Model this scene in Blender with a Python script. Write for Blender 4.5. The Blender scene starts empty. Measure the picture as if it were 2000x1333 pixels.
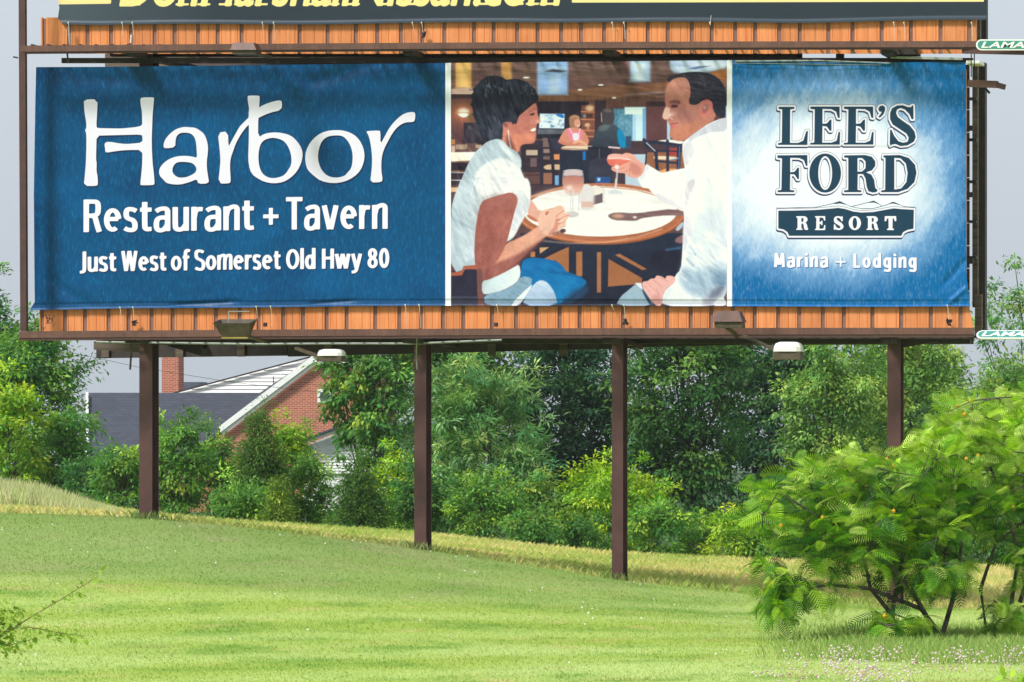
import bpy, math, random
import numpy as np
from mathutils import Vector, Matrix
random.seed(7)
sc = bpy.context.scene
col = sc.collection
R = math.radians
# ---------------------------------------------------------------- camera, world, sun, exposure
CX, D0, CZ, HZ, PPM = 15.0, 70.0, 2.0, 880.0, 150.0
cam = bpy.data.cameras.new('camera'); camo = bpy.data.objects.new('camera', cam); col.objects.link(camo)
camo.location = (CX, -D0, CZ); camo.rotation_euler = (R(90), 0, 0)
cam.sensor_width = 36.0; cam.lens = 36.0 * D0 / (2000 / PPM)
cam.shift_x = -CX / (2000 / PPM); cam.shift_y = (HZ - 666.0) / 2000
cam.clip_start = 0.5; cam.clip_end = 6000
sc.camera = camo

SUN_EL, SUN_AZ = 47.0, 216.0      # azimuth the light comes from, clockwise from +Y
W = bpy.data.worlds.new('World'); sc.world = W; W.use_nodes = True
nt = W.node_tree; nt.nodes.clear()
out = nt.nodes.new('ShaderNodeOutputWorld'); bg = nt.nodes.new('ShaderNodeBackground')
sky = nt.nodes.new('ShaderNodeTexSky'); sky.sky_type = 'NISHITA'; sky.sun_disc = False
sky.sun_elevation = R(SUN_EL); sky.sun_rotation = R(SUN_AZ); sky.dust_density = 3.0
mulk = nt.nodes.new('ShaderNodeMixRGB'); mulk.blend_type = 'MIX'; mulk.inputs[0].default_value = 0.90
tc = nt.nodes.new('ShaderNodeTexCoord'); sep = nt.nodes.new('ShaderNodeSeparateXYZ')
rmp = nt.nodes.new('ShaderNodeValToRGB')
rmp.color_ramp.elements[0].position = 0.0; rmp.color_ramp.elements[0].color = (4.55, 5.05, 5.6, 1)
rmp.color_ramp.elements[1].position = 0.12; rmp.color_ramp.elements[1].color = (5.9, 6.45, 7.05, 1)
e = rmp.color_ramp.elements.new(1.0); e.color = (6.6, 7.0, 7.5, 1)
ns = nt.nodes.new('ShaderNodeTexNoise'); ns.inputs['Scale'].default_value = 2.2; ns.inputs['Detail'].default_value = 4
nm = nt.nodes.new('ShaderNodeMapRange'); nm.inputs[1].default_value = 0.3; nm.inputs[2].default_value = 0.7
nm.inputs[3].default_value = 0.96; nm.inputs[4].default_value = 1.05
mm = nt.nodes.new('ShaderNodeVectorMath'); mm.operation = 'SCALE'
L = nt.links.new
L(tc.outputs['Generated'], sep.inputs[0]); L(sep.outputs[2], rmp.inputs[0]); L(tc.outputs['Generated'], ns.inputs['Vector'])
L(ns.outputs['Fac'], nm.inputs[0]); L(rmp.outputs[0], mm.inputs[0]); L(nm.outputs[0], mm.inputs['Scale'])
L(sky.outputs[0], mulk.inputs[1]); L(mm.outputs[0], mulk.inputs[2]); L(mulk.outputs[0], bg.inputs[0])
bg.inputs[1].default_value = 0.10; L(bg.outputs[0], out.inputs[0])
sd = bpy.data.lights.new('sun', 'SUN'); sd.energy = 3.5; sd.angle = R(12.0); sd.color = (1.0, 0.975, 0.93)
so = bpy.data.objects.new('sun', sd); col.objects.link(so); so.location = (0, -20, 40)
az, el = R(SUN_AZ), R(SUN_EL)
dirv = Vector((math.sin(az) * math.cos(el), math.cos(az) * math.cos(el), math.sin(el)))
so.rotation_euler = dirv.to_track_quat('Z', 'Y').to_euler()
sc.view_settings.view_transform = 'Standard'; sc.view_settings.look = 'None'
sc.view_settings.gamma = 1; sc.view_settings.use_curve_mapping = False; sc.view_settings.exposure = 0.32
sc.render.engine = 'CYCLES'

# ---------------------------------------------------------------- helpers
def P(px, py, Y):
    """a point of the place that stands Y metres behind the billboard line"""
    k = (Y + D0) / D0
    return (CX + ((px - 1000) / PPM - CX) * k, Y, CZ + (HZ - py) / PPM * k)
def s2l(c):
    c = np.asarray(c, float) / 255.0
    return np.where(c <= 0.04045, c / 12.92, ((c + 0.055) / 1.055) ** 2.4)
def S(r, g, b):
    v = s2l((r, g, b)); return (float(v[0]), float(v[1]), float(v[2]), 1)
def props(o, label=None, cat=None, group=None, kind=None):
    if label: o['label'] = label
    if cat: o['category'] = cat
    if group: o['group'] = group
    if kind: o['kind'] = kind
    return o
def thing(name, label, cat, loc=(0, 0, 0), group=None):
    o = bpy.data.objects.new(name, None); col.objects.link(o); o.location = loc
    o.empty_display_size = 0.3
    return props(o, label, cat, group)
def link(name, me, mat, parent=None, world=True):
    o = bpy.data.objects.new(name, me); col.objects.link(o)
    if mat is not None and not me.materials: me.materials.append(mat)
    if parent is not None:
        o.parent = parent
        if world:
            w = Vector((0, 0, 0)); q = parent
            while q is not None: w += q.location; q = q.parent
            o.location = -w
    return o
def fast(name, V, F, colors=None, smooth=False, attrs=None):
    V = np.asarray(V, np.float32).reshape(-1, 3); F = np.asarray(F, np.int32)
    n, k = F.shape
    me = bpy.data.meshes.new(name)
    me.vertices.add(len(V)); me.vertices.foreach_set('co', V.ravel())
    me.loops.add(n * k); me.loops.foreach_set('vertex_index', F.ravel())
    me.polygons.add(n); me.polygons.foreach_set('loop_start', np.arange(n, dtype=np.int32) * k)
    me.polygons.foreach_set('loop_total', np.full(n, k, np.int32))
    if smooth: me.polygons.foreach_set('use_smooth', np.ones(n, bool))
    if colors is not None:
        a = me.color_attributes.new('tint', 'FLOAT_COLOR', 'POINT')
        c = np.ones((len(V), 4), np.float32); c[:, :3] = colors
        a.data.foreach_set('color', c.ravel())
    for nme, arr in (attrs or {}).items():
        a = me.attributes.new(nme, 'FLOAT', 'POINT'); a.data.foreach_set('value', np.asarray(arr, np.float32).ravel())
    me.update(calc_edges=True)
    return me
class MB:
    """collects boxes, bars and tubes for one mesh"""
    def __init__(s): s.v = []; s.f = []
    def add(s, vs, fs):
        o = len(s.v); s.v += [tuple(v) for v in vs]; s.f += [tuple(i + o for i in f) for f in fs]; return s
    def box(s, a, b):
        x0, x1 = sorted((a[0], b[0])); y0, y1 = sorted((a[1], b[1])); z0, z1 = sorted((a[2], b[2]))
        return s.add([(x0,y0,z0),(x1,y0,z0),(x1,y1,z0),(x0,y1,z0),(x0,y0,z1),(x1,y0,z1),(x1,y1,z1),(x0,y1,z1)],
                     [(0,3,2,1),(4,5,6,7),(0,1,5,4),(1,2,6,5),(2,3,7,6),(3,0,4,7)])
    def bar(s, a, b, w, h, up=(0,0,1)):
        a = Vector(a); b = Vector(b); d = (b - a).normalized(); u = Vector(up)
        x = d.cross(u)
        if x.length < 1e-4: x = d.cross(Vector((0,1,0)))
        x.normalize(); u = x.cross(d).normalized()
        vs = []
        for p in (a, b):
            for sx, su in ((-1,-1),(1,-1),(1,1),(-1,1)): vs.append(p + x * (sx * w / 2) + u * (su * h / 2))
        return s.add(vs, [(0,1,2,3),(7,6,5,4),(0,4,5,1),(1,5,6,2),(2,6,7,3),(3,7,4,0)])
    def tube(s, pts, r, n=6, r2=None):
        pts = [Vector(p) for p in pts]; m = len(pts)
        vs = []; fs = []
        for i, p in enumerate(pts):
            d = (pts[min(i + 1, m - 1)] - pts[max(i - 1, 0)]).normalized()
            x = d.cross(Vector((0, 0, 1)))
            if x.length < 1e-3: x = d.cross(Vector((0, 1, 0)))
            x.normalize(); y = d.cross(x)
            rr = r if r2 is None else r + (r2 - r) * i / max(1, m - 1)
            for k in range(n):
                t = 2 * math.pi * k / n; vs.append(p + (x * math.cos(t) + y * math.sin(t)) * rr)
        for i in range(m - 1):
            for k in range(n):
                a = i * n + k; b = i * n + (k + 1) % n; fs.append((a, b, b + n, a + n))
        fs.append(tuple(range(n))[::-1]); fs.append(tuple(range((m - 1) * n, m * n)))
        return s.add(vs, fs)
    def prism(s, poly, vec):
        n = len(poly); v = Vector(vec); A = [Vector(p) for p in poly]; B = [p + v for p in A]
        fs = [tuple(range(n)), tuple(range(2 * n - 1, n - 1, -1))]
        for i in range(n):
            j = (i + 1) % n; fs.append((i, i + n, j + n, j))
        return s.add(A + B, fs)
    def mesh(s, name):
        me = bpy.data.meshes.new(name); me.from_pydata(s.v, [], s.f)
        import bmesh
        bm = bmesh.new(); bm.from_mesh(me); bmesh.ops.recalc_face_normals(bm, faces=bm.faces); bm.to_mesh(me); bm.free()
        return me
    def build(s, name, mat, parent=None, bevel=0):
        o = link(name, s.mesh(name), mat, parent)
        if bevel:
            m = o.modifiers.new('bevel', 'BEVEL'); m.width = bevel; m.segments = 1; m.limit_method = 'ANGLE'
        return o
def hash2(i, j, seed):
    h = (i.astype(np.int64) * 374761393 + j.astype(np.int64) * 668265263 + seed * 974711) & 0x7fffffff
    h = ((h ^ (h >> 13)) * 1274126177) & 0x7fffffff
    return ((h ^ (h >> 16)) & 0xffff) / 65535.0
def vn(x, y, seed=0):
    x = np.asarray(x, float); y = np.asarray(y, float)
    i = np.floor(x); j = np.floor(y); fx = x - i; fy = y - j
    fx = fx * fx * (3 - 2 * fx); fy = fy * fy * (3 - 2 * fy)
    a = hash2(i, j, seed); b = hash2(i + 1, j, seed); c = hash2(i, j + 1, seed); d = hash2(i + 1, j + 1, seed)
    return (a * (1 - fx) + b * fx) * (1 - fy) + (c * (1 - fx) + d * fx) * fy
def fbm(x, y, seed=0, o=4):
    s = 0; a = 0.5; t = 0
    for k in range(o):
        s = s + a * vn(x * 2 ** k, y * 2 ** k, seed + k * 17); t += a; a *= 0.55
    return s / t

# materials
MATS = {}
def mat(name, color, rough=0.6, noise=0.12, scale=6.0, bump=0.0, metal=0.0, spec=0.3, dirt=None, stretch=(1,1,1)):
    m = bpy.data.materials.new(name); m.use_nodes = True; n = m.node_tree; b = n.nodes['Principled BSDF']
    b.inputs['Roughness'].default_value = rough; b.inputs['Metallic'].default_value = metal
    b.inputs['Specular IOR Level'].default_value = spec
    tcx = n.nodes.new('ShaderNodeTexCoord'); mp = n.nodes.new('ShaderNodeMapping'); mp.inputs['Scale'].default_value = stretch
    nz = n.nodes.new('ShaderNodeTexNoise'); nz.inputs['Scale'].default_value = scale; nz.inputs['Detail'].default_value = 6
    nz.inputs['Roughness'].default_value = 0.65
    n.links.new(tcx.outputs['Object'], mp.inputs[0]); n.links.new(mp.outputs[0], nz.inputs['Vector'])
    r = n.nodes.new('ShaderNodeValToRGB')
    c = np.array(color[:3]); d = np.array(dirt[:3]) if dirt is not None else c * (1 - 2.2 * noise)
    r.color_ramp.elements[0].position = 0.30; r.color_ramp.elements[0].color = (*np.clip(d, 0, 1), 1)
    r.color_ramp.elements[1].position = 0.62; r.color_ramp.elements[1].color = (*np.clip(c * (1 + noise), 0, 1), 1)
    n.links.new(nz.outputs['Fac'], r.inputs[0]); n.links.new(r.outputs[0], b.inputs['Base Color'])
    if bump:
        bp = n.nodes.new('ShaderNodeBump'); bp.inputs['Strength'].default_value = bump; bp.inputs['Distance'].default_value = 0.02
        n.links.new(nz.outputs['Fac'], bp.inputs['Height']); n.links.new(bp.outputs[0], b.inputs['Normal'])
    MATS[name] = m; return m
def leafmat(name, trans=0.35, rough=0.5, spec=0.3):
    m = bpy.data.materials.new(name); m.use_nodes = True; n = m.node_tree; b = n.nodes['Principled BSDF']
    o = n.nodes['Material Output']
    a = n.nodes.new('ShaderNodeAttribute'); a.attribute_name = 'tint'
    t = n.nodes.new('ShaderNodeBsdfTranslucent'); mx = n.nodes.new('ShaderNodeMixShader'); mx.inputs[0].default_value = trans
    hs = n.nodes.new('ShaderNodeHueSaturation'); hs.inputs['Value'].default_value = 1.35; hs.inputs['Saturation'].default_value = 1.1
    b.inputs['Roughness'].default_value = rough; b.inputs['Specular IOR Level'].default_value = spec
    n.links.new(a.outputs['Color'], b.inputs['Base Color']); n.links.new(a.outputs['Color'], hs.inputs['Color'])
    n.links.new(hs.outputs[0], t.inputs['Color']); n.links.new(b.outputs[0], mx.inputs[1]); n.links.new(t.outputs[0], mx.inputs[2])
    n.links.new(mx.outputs[0], o.inputs['Surface']); return m
M_leaf = leafmat('leaf', 0.40, 0.5, 0.25)
M_grass = leafmat('grass_blades', 0.30, 0.6, 0.2)
M_bark = mat('bark', (0.10, 0.085, 0.07), 0.9, 0.3, 12, 0.6)
M_steel = mat('brown_steel', S(78, 51, 48), 0.55, 0.16, 3.0, 0.1, spec=0.4)
M_steelL = mat('brown_rail', S(104, 72, 62), 0.5, 0.10, 3.5, 0.1, dirt=S(84, 58, 50), spec=0.4)
M_dark = mat('dark_steel', S(56, 48, 48), 0.6, 0.2, 4, 0.2)
M_orange = mat('orange_paint', S(228, 146, 90), 0.6, 0.05, 5, 0.05, dirt=S(218, 132, 76), spec=0.3, stretch=(1, 1, 0.25))
def vary(m, lo=.86, hi=1.06):
    n = m.node_tree; b = n.nodes['Principled BSDF']; src = b.inputs['Base Color'].links[0].from_socket
    oi = n.nodes.new('ShaderNodeObjectInfo'); mr = n.nodes.new('ShaderNodeMapRange'); mr.inputs[3].default_value = lo; mr.inputs[4].default_value = hi
    z = n.nodes.new('ShaderNodeTexNoise'); z.inputs['Scale'].default_value = 1.0; z.inputs['Detail'].default_value = 5
    g = n.nodes.new('ShaderNodeTexCoord'); mp = n.nodes.new('ShaderNodeMapping'); mp.inputs['Scale'].default_value = (30, 30, 2.2)
    r2_ = n.nodes.new('ShaderNodeMapRange'); r2_.inputs[1].default_value = .3; r2_.inputs[2].default_value = .65; r2_.inputs[3].default_value = .80; r2_.inputs[4].default_value = 1.03
    mu = n.nodes.new('ShaderNodeMath'); mu.operation = 'MULTIPLY'; s = n.nodes.new('ShaderNodeVectorMath'); s.operation = 'SCALE'; L = n.links.new
    L(g.outputs['Object'], mp.inputs[0]); L(mp.outputs[0], z.inputs['Vector']); L(z.outputs['Fac'], r2_.inputs[0])
    L(oi.outputs['Random'], mr.inputs[0]); L(mr.outputs[0], mu.inputs[0]); L(r2_.outputs[0], mu.inputs[1])
    L(src, s.inputs[0]); L(mu.outputs[0], s.inputs['Scale']); L(s.outputs[0], b.inputs['Base Color'])
vary(M_orange); vary(M_steelL, .95, 1.05)
M_back = mat('brown_joint', S(136, 100, 88), 0.6, 0.1, 5)
M_wood = mat('weathered_wood', S(98, 86, 78), 0.85, 0.25, 3, 0.4, stretch=(0.3, 1, 6), dirt=S(62, 52, 48))
M_white = mat('white_trim', (0.78, 0.78, 0.76, 1), 0.5, 0.04, 3)
M_siding = mat('white_siding', (0.72, 0.73, 0.71, 1), 0.55, 0.05, 2, dirt=(0.6, 0.61, 0.59))
M_cable = mat('grey_cable', S(150, 155, 150), 0.5, 0.15, 8)
M_rope = mat('pale_rope', S(215, 205, 180), 0.8, 0.15, 30)
M_lampw = mat('pale_lens', S(225, 225, 215), 0.25, 0.05, 8, spec=0.6)
M_lampd = mat('dark_lamp_housing', S(82, 72, 58), 0.55, 0.2, 8)
M_green = mat('green_sign_paint', S(66, 140, 128), 0.4, 0.06, 6)

# ---------------------------------------------------------------- terrain
tpx = np.array([-900, -300, 0, 300, 560, 825, 1000, 1209, 1400, 1750, 2100, 2900.])
trow = [(-40, [.3]*12), (0, [.35]*12), (30, [.16,.16,.15,.15,.14,.13,.12,.1,.1,.1,.1,.1]),
 (45, [.1,.1,.1,.09,.08,.07,.06,.05,.05,.03,.03,.03]),
 (55, [.34,.32,.30,.27,.22,.15,.11,.06,.03,-.01,-.02,-.02]),
 (62, [.66,.64,.61,.56,.46,.33,.24,.13,.06,-.03,-.05,-.05]),
 (67, [1.04,1.03,1.0,.95,.79,.57,.41,.22,.10,-.055,-.08,-.08]),
 (70, [1.2,1.2,1.18,1.12,.93,.713,.53,.307,.17,-.067,-.1,-.1]),
 (72.5, [1.24,1.22,1.17,1.08,.86,.62,.43,.2,.08,-.1,-.12,-.12]),
 (80, [1.3,1.22,1.13,.86,.70,.54,.36,.2,.10,-.08,-.1,-.1]),
 (95, [1.5,1.4,1.26,.80,.66,.49,.32,.127,.055,-.08,-.1,-.1]),
 (112, [1.0,.9,.8,.4,.2,.0,-.2,-.3,-.4,-.5,-.5,-.5]),
 (150, [-1.2]*12), (220, [-2.5]*12), (400, [-3.4]*12), (5000, [-3.5]*12)]
td = np.array([r[0] for r in trow], float); tz = np.array([r[1] for r in trow], float)
def gz(X, Y):
    X = np.asarray(X, float); Y = np.asarray(Y, float)
    d = np.clip(Y + D0, -40, 4999); dd = np.maximum(d, 12)
    px = np.clip(1000 + PPM * ((X - CX) * D0 / dd + CX), -900, 2899)
    i = np.clip(np.searchsorted(td, d, 'right') - 1, 0, len(td) - 2); j = np.clip(np.searchsorted(tpx, px, 'right') - 1, 0, len(tpx) - 2)
    fy = (d - td[i]) / (td[i + 1] - td[i]); fx = (px - tpx[j]) / (tpx[j + 1] - tpx[j])
    z = (tz[i, j] * (1 - fx) + tz[i, j + 1] * fx) * (1 - fy) + (tz[i + 1, j] * (1 - fx) + tz[i + 1, j + 1] * fx) * fy
    return z
def gzs(X, Y):      # smoothed
    z = 0
    for dx, dy in ((0,0),(1.1,0),(-1.1,0),(0,.9),(0,-.9)): z = z + gz(np.asarray(X)+dx, np.asarray(Y)+dy)
    k = np.clip((np.abs(np.asarray(Y, float)) - 0.6) / 2.0, 0, 1)
    z = z / 5 * k + gz(X, Y) * (1 - k)
    return z + 0.03 * (fbm(np.asarray(X)*.9, np.asarray(Y)*.9, 5) - .5) * np.clip((np.asarray(Y)+60)/10, 0, 1)
def gcol(X, Y):
    X = np.asarray(X, float); Y = np.asarray(Y, float)
    a = fbm(X * .35, Y * .22, 11); b = fbm(X * 1.6, Y * .9, 23); c = fbm(X * 5, Y * 3, 31)
    st = .5 + .5 * np.sin((X * -.75 + Y * .55) * 2.3 + 3 * a)           # mowing tracks
    lawn = np.outer(np.ones(X.size), s2l((164, 188, 86))).reshape(X.shape + (3,))
    dk = s2l((132, 168, 70)); br = s2l((186, 206, 124)); tan = s2l((196, 190, 120))
    def mix(A, B, t): t = np.clip(t, 0, 1)[..., None]; return A * (1 - t) + B * t
    C = mix(lawn, br, (a - .42) * 3.6)
    C = mix(C, dk, (b - .5) * 3.0 + (c - .5) * 1.2 + (fbm(X * .8 + Y * .5, (Y - X * .25) * .45, 91) - .5) * 2.0)
    C = mix(C, tan, (fbm(X * 2.3 + 9, Y * 1.2, 47) - .60) * 3.6)
    C = mix(C, br * 1.06, st ** 2 * .55)
    up = np.clip((Y + 11 - .25 * X * .0 + 3 * (a - .5)) / 3.0, 0, 1) * np.clip((3.5 - X) / 7 + .35, 0, 1)   # greyer green towards the top of the mound, fading to the right
    C = mix(C, s2l((132, 160, 86)), up * .75)
    C = mix(C, s2l((166, 168, 116)), up * np.clip((fbm(X * 1.3, Y * .8, 71) - .5) * 3, 0, 1) * .6)
    f = np.clip((Y - .3 + .5 * (c - .5)) / .5, 0, 1)                    # rough field beyond the posts
    F = mix(np.outer(np.ones(X.size), s2l((206, 204, 128))).reshape(X.shape + (3,)), np.array(s2l((216, 204, 140))), (b - .42) * 3)
    F = mix(F, s2l((164, 186, 92)), (fbm(X * .9 + 3, Y * .5, 88) - .42) * 4.5)
    C = mix(C, F, f)
    C = mix(C, s2l((60, 90, 40)), np.clip((Y - 27) / 6, 0, 1))
    return C * .84
xs = np.unique(np.concatenate([np.linspace(-700, -60, 24), np.linspace(-60, -26, 35), np.arange(-26, 12, .2), np.linspace(12, 60, 49), np.linspace(60, 700, 24)]))
ys = np.unique(np.concatenate([np.linspace(-300, -75, 8), np.linspace(-75, -30, 40), np.arange(-30, 6, .2), np.arange(6, 30, .4), np.linspace(30, 160, 40), np.linspace(160, 1500, 20)]))
GX, GY = np.meshgrid(xs, ys)
GZv = gzs(GX, GY)
ny, nx = GX.shape
idx = np.arange(nx * ny).reshape(ny, nx)
Fg = np.stack([idx[:-1, :-1], idx[:-1, 1:], idx[1:, 1:], idx[1:, :-1]], -1).reshape(-1, 4)
def groundmat():
    m = bpy.data.materials.new('turf'); m.use_nodes = True; n = m.node_tree; b = n.nodes['Principled BSDF']
    a = n.nodes.new('ShaderNodeAttribute'); a.attribute_name = 'tint'
    g = n.nodes.new('ShaderNodeTexCoord'); z = n.nodes.new('ShaderNodeTexNoise'); z.inputs['Scale'].default_value = 28; z.inputs['Detail'].default_value = 5
    r = n.nodes.new('ShaderNodeMapRange'); r.inputs[1].default_value = .3; r.inputs[2].default_value = .7; r.inputs[3].default_value = .72; r.inputs[4].default_value = 1.12
    s = n.nodes.new('ShaderNodeVectorMath'); s.operation = 'SCALE'
    n.links.new(g.outputs['Object'], z.inputs['Vector']); n.links.new(z.outputs['Fac'], r.inputs[0])
    n.links.new(a.outputs['Color'], s.inputs[0]); n.links.new(r.outputs[0], s.inputs['Scale']); n.links.new(s.outputs[0], b.inputs['Base Color'])
    bp = n.nodes.new('ShaderNodeBump'); bp.inputs['Strength'].default_value = .5; bp.inputs['Distance'].default_value = .03
    n.links.new(z.outputs['Fac'], bp.inputs['Height']); n.links.new(bp.outputs[0], b.inputs['Normal'])
    b.inputs['Roughness'].default_value = .9; b.inputs['Specular IOR Level'].default_value = .1
    return m
g = link('ground', fast('ground', np.stack([GX, GY, GZv], -1).reshape(-1, 3), Fg, gcol(GX, GY).reshape(-1, 3), True), groundmat())
g['kind'] = 'structure'
# ---------------------------------------------------------------- grass
rng = np.random.default_rng(5)
def blades(name, X, Y, h, w, lean, colr, label, cat='grass', base=None):
    n = len(X); z = gzs(X, Y) if base is None else base
    ang = rng.uniform(0, math.pi, n); la = rng.uniform(0, 2 * math.pi, n)
    wx = np.cos(ang) * w / 2; wy = np.sin(ang) * w / 2 * .4
    lx = np.cos(la) * lean * h; ly = np.sin(la) * lean * h
    V = np.empty((n, 4, 3))
    V[:, 0] = np.stack([X - wx, Y - wy, z - .01], -1); V[:, 1] = np.stack([X + wx, Y + wy, z - .01], -1)
    V[:, 2] = np.stack([X + wx * .7 + lx * .45, Y + wy * .7 + ly * .45, z + h * .6], -1)
    V[:, 3] = np.stack([X + lx, Y + ly, z + h], -1)
    b = np.arange(n)[:, None] * 4
    F = np.concatenate([b + [[0, 1, 2]], b + [[0, 2, 3]]])
    C = np.repeat(colr, 4, 0)
    o = link(name, fast(name, V.reshape(-1, 3), F, C), M_grass)
    return props(o, label, cat, None, 'stuff')
def scatter(n, d0, d1, p0, p1):
    u = rng.random(n); d = np.sqrt(d0 * d0 + (d1 * d1 - d0 * d0) * u)
    px = rng.uniform(p0, p1, n)
    k = d / D0
    return CX + ((px - 1000) / PPM - CX) * k, d - D0
X, Y = scatter(230000, 42, 70.8, -80, 2080)
c = gcol(X, Y) * rng.uniform(.88, 1.14, (len(X), 1)) * rng.uniform(.95, 1.05, (len(X), 3))
blades('grass', X, Y, rng.uniform(.008, .024, len(X)), rng.uniform(.006, .015, len(X)), rng.uniform(.4, 1.6, len(X)), c, 'short mown green lawn on the slope in front of the posts')
X, Y = scatter(120000, 70.3, 99, -80, 2080)
k = fbm(X * .8, Y * .5, 88)
keep = k > rng.uniform(.2, .6, len(X)); X = X[keep]; Y = Y[keep]
c = gcol(X, Y) * rng.uniform(.75, 1.3, (len(X), 1)) * rng.uniform(.92, 1.08, (len(X), 3)); c[:, 0] *= 1.04
blades('rough_grass', X, Y, rng.uniform(.03, .13, len(X)), rng.uniform(.007, .016, len(X)), rng.uniform(.2, 1.3, len(X)), c, 'yellowish unmown grass between the posts and the shrubs')
# tufts left by the mower around the post feet
pf_ = []
for pxp in (284, 820, 1206, 1746):
    x0 = P(pxp, 0, .1)[0]; m_ = 260; pf_.append(np.stack([x0 + rng.normal(0, .13, m_), .1 + rng.normal(0, .16, m_)], -1))
pf_ = np.concatenate(pf_); c = gcol(pf_[:, 0], np.minimum(pf_[:, 1], .2)) * rng.uniform(.6, 1.15, (len(pf_), 1))
blades('post_tufts', pf_[:, 0], pf_[:, 1], rng.uniform(.03, .13, len(pf_)), rng.uniform(.006, .014, len(pf_)), rng.uniform(.1, .9, len(pf_)), c, 'unmown tufts of grass around the feet of the posts')
# tall seeding grass on the crest at the left
n = 26000; X, Y = scatter(n, 80, 92, -120, 330)
pxx = 1000 + PPM * ((X - CX) * D0 / (Y + D0) + CX)
h = rng.uniform(.14, .40, n) * np.clip((320 - pxx) / 240 , .12, 1)
c = np.where(rng.random(n)[:, None] < .6, s2l((214, 212, 162)), s2l((170, 190, 112))) * rng.uniform(.75, 1.15, (n, 1)) * .85
blades('tall_grass', X, Y, h, rng.uniform(.006, .014, n), rng.uniform(.03, .35, n), c, 'tall pale seeding grass on the crest at the left edge')
# weedy grass below the mimosa shrubs
n = 30000; X, Y = scatter(n, 50, 62, 1450, 2080)
pxx = 1000 + PPM * ((X - CX) * D0 / (Y + D0) + CX); pyy = HZ + PPM * (CZ - gz(X, Y)) * D0 / (Y + D0)
wt = np.clip((pxx - 1470) / 260, 0, 1) * np.clip((pyy - 1215) / 35, 0, 1)
keep = rng.random(n) < wt; X = X[keep]; Y = Y[keep]; n = len(X)
c = np.where(rng.random(n)[:, None] < .7, s2l((140, 172, 84)), s2l((184, 198, 120))) * rng.uniform(.7, 1.15, (n, 1)) * .85
blades('weeds', X, Y, rng.uniform(.03, .11, n), rng.uniform(.005, .011, n), rng.uniform(.1, .7, n), c, 'longer unmown weeds under the mimosa shrubs at the right', 'weeds')
# pink white flower patch, clover heads in the lawn
def dots(name, pts, r, colr, label, cat):
    n = len(pts); oct_ = np.array([(1,0,0),(0,1,0),(-1,0,0),(0,-1,0),(0,0,.8),(0,0,-.8)])
    V = pts[:, None, :] + oct_[None] * r[:, None, None]
    f = np.array([(0,1,4),(1,2,4),(2,3,4),(3,0,4),(1,0,5),(2,1,5),(3,2,5),(0,3,5)])
    F = (np.arange(n)[:, None, None] * 6 + f[None]).reshape(-1, 3)
    return props(link(name, fast(name, V.reshape(-1, 3), F, np.repeat(colr, 6, 0)), M_grass), label, cat, None, 'stuff')
n = 620; cx = rng.integers(0, 60, n); ccp = np.clip(rng.normal(1690, 95, 60), 1490, 1880); ccy = rng.uniform(1285, 1350, 60) - 0
ccp[:10] = rng.uniform(1850, 1990, 10); ccy[:10] = rng.uniform(1270, 1300, 10)
px = ccp[cx] + rng.normal(0, 14, n); py = ccy[cx] + rng.normal(0, 7, n) + np.abs(px - 1660) * .04
d = 300 * 70 / (py - HZ) * .98; Xf = CX + ((px - 1000) / PPM - CX) * d / D0; Yf = d - D0
pf = np.stack([Xf, Yf, gzs(Xf, Yf) + rng.uniform(.05, .16, n)], -1)
cf = np.where(rng.random(n)[:, None] < .8, s2l((236, 222, 222)), s2l((214, 176, 186))) * rng.uniform(.75, 1.0, (n, 1))
dots('vetch_flowers', pf, rng.uniform(.007, .016, n), cf, 'patch of pale pink and white vetch flowers at the bottom right', 'flowers')
n = 150; X, Y = scatter(n, 46, 70, 0, 1500); sel = rng.random(n) < np.clip((Y + 26) / 26, .12, 1); X = X[sel]; Y = Y[sel]; n = len(X)
dots('clover_heads', np.stack([X, Y, gzs(X, Y) + .045], -1), rng.uniform(.006, .016, n), np.tile(s2l((240, 240, 230)), (n, 1)), 'small white clover heads scattered in the lawn', 'flowers')

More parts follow.
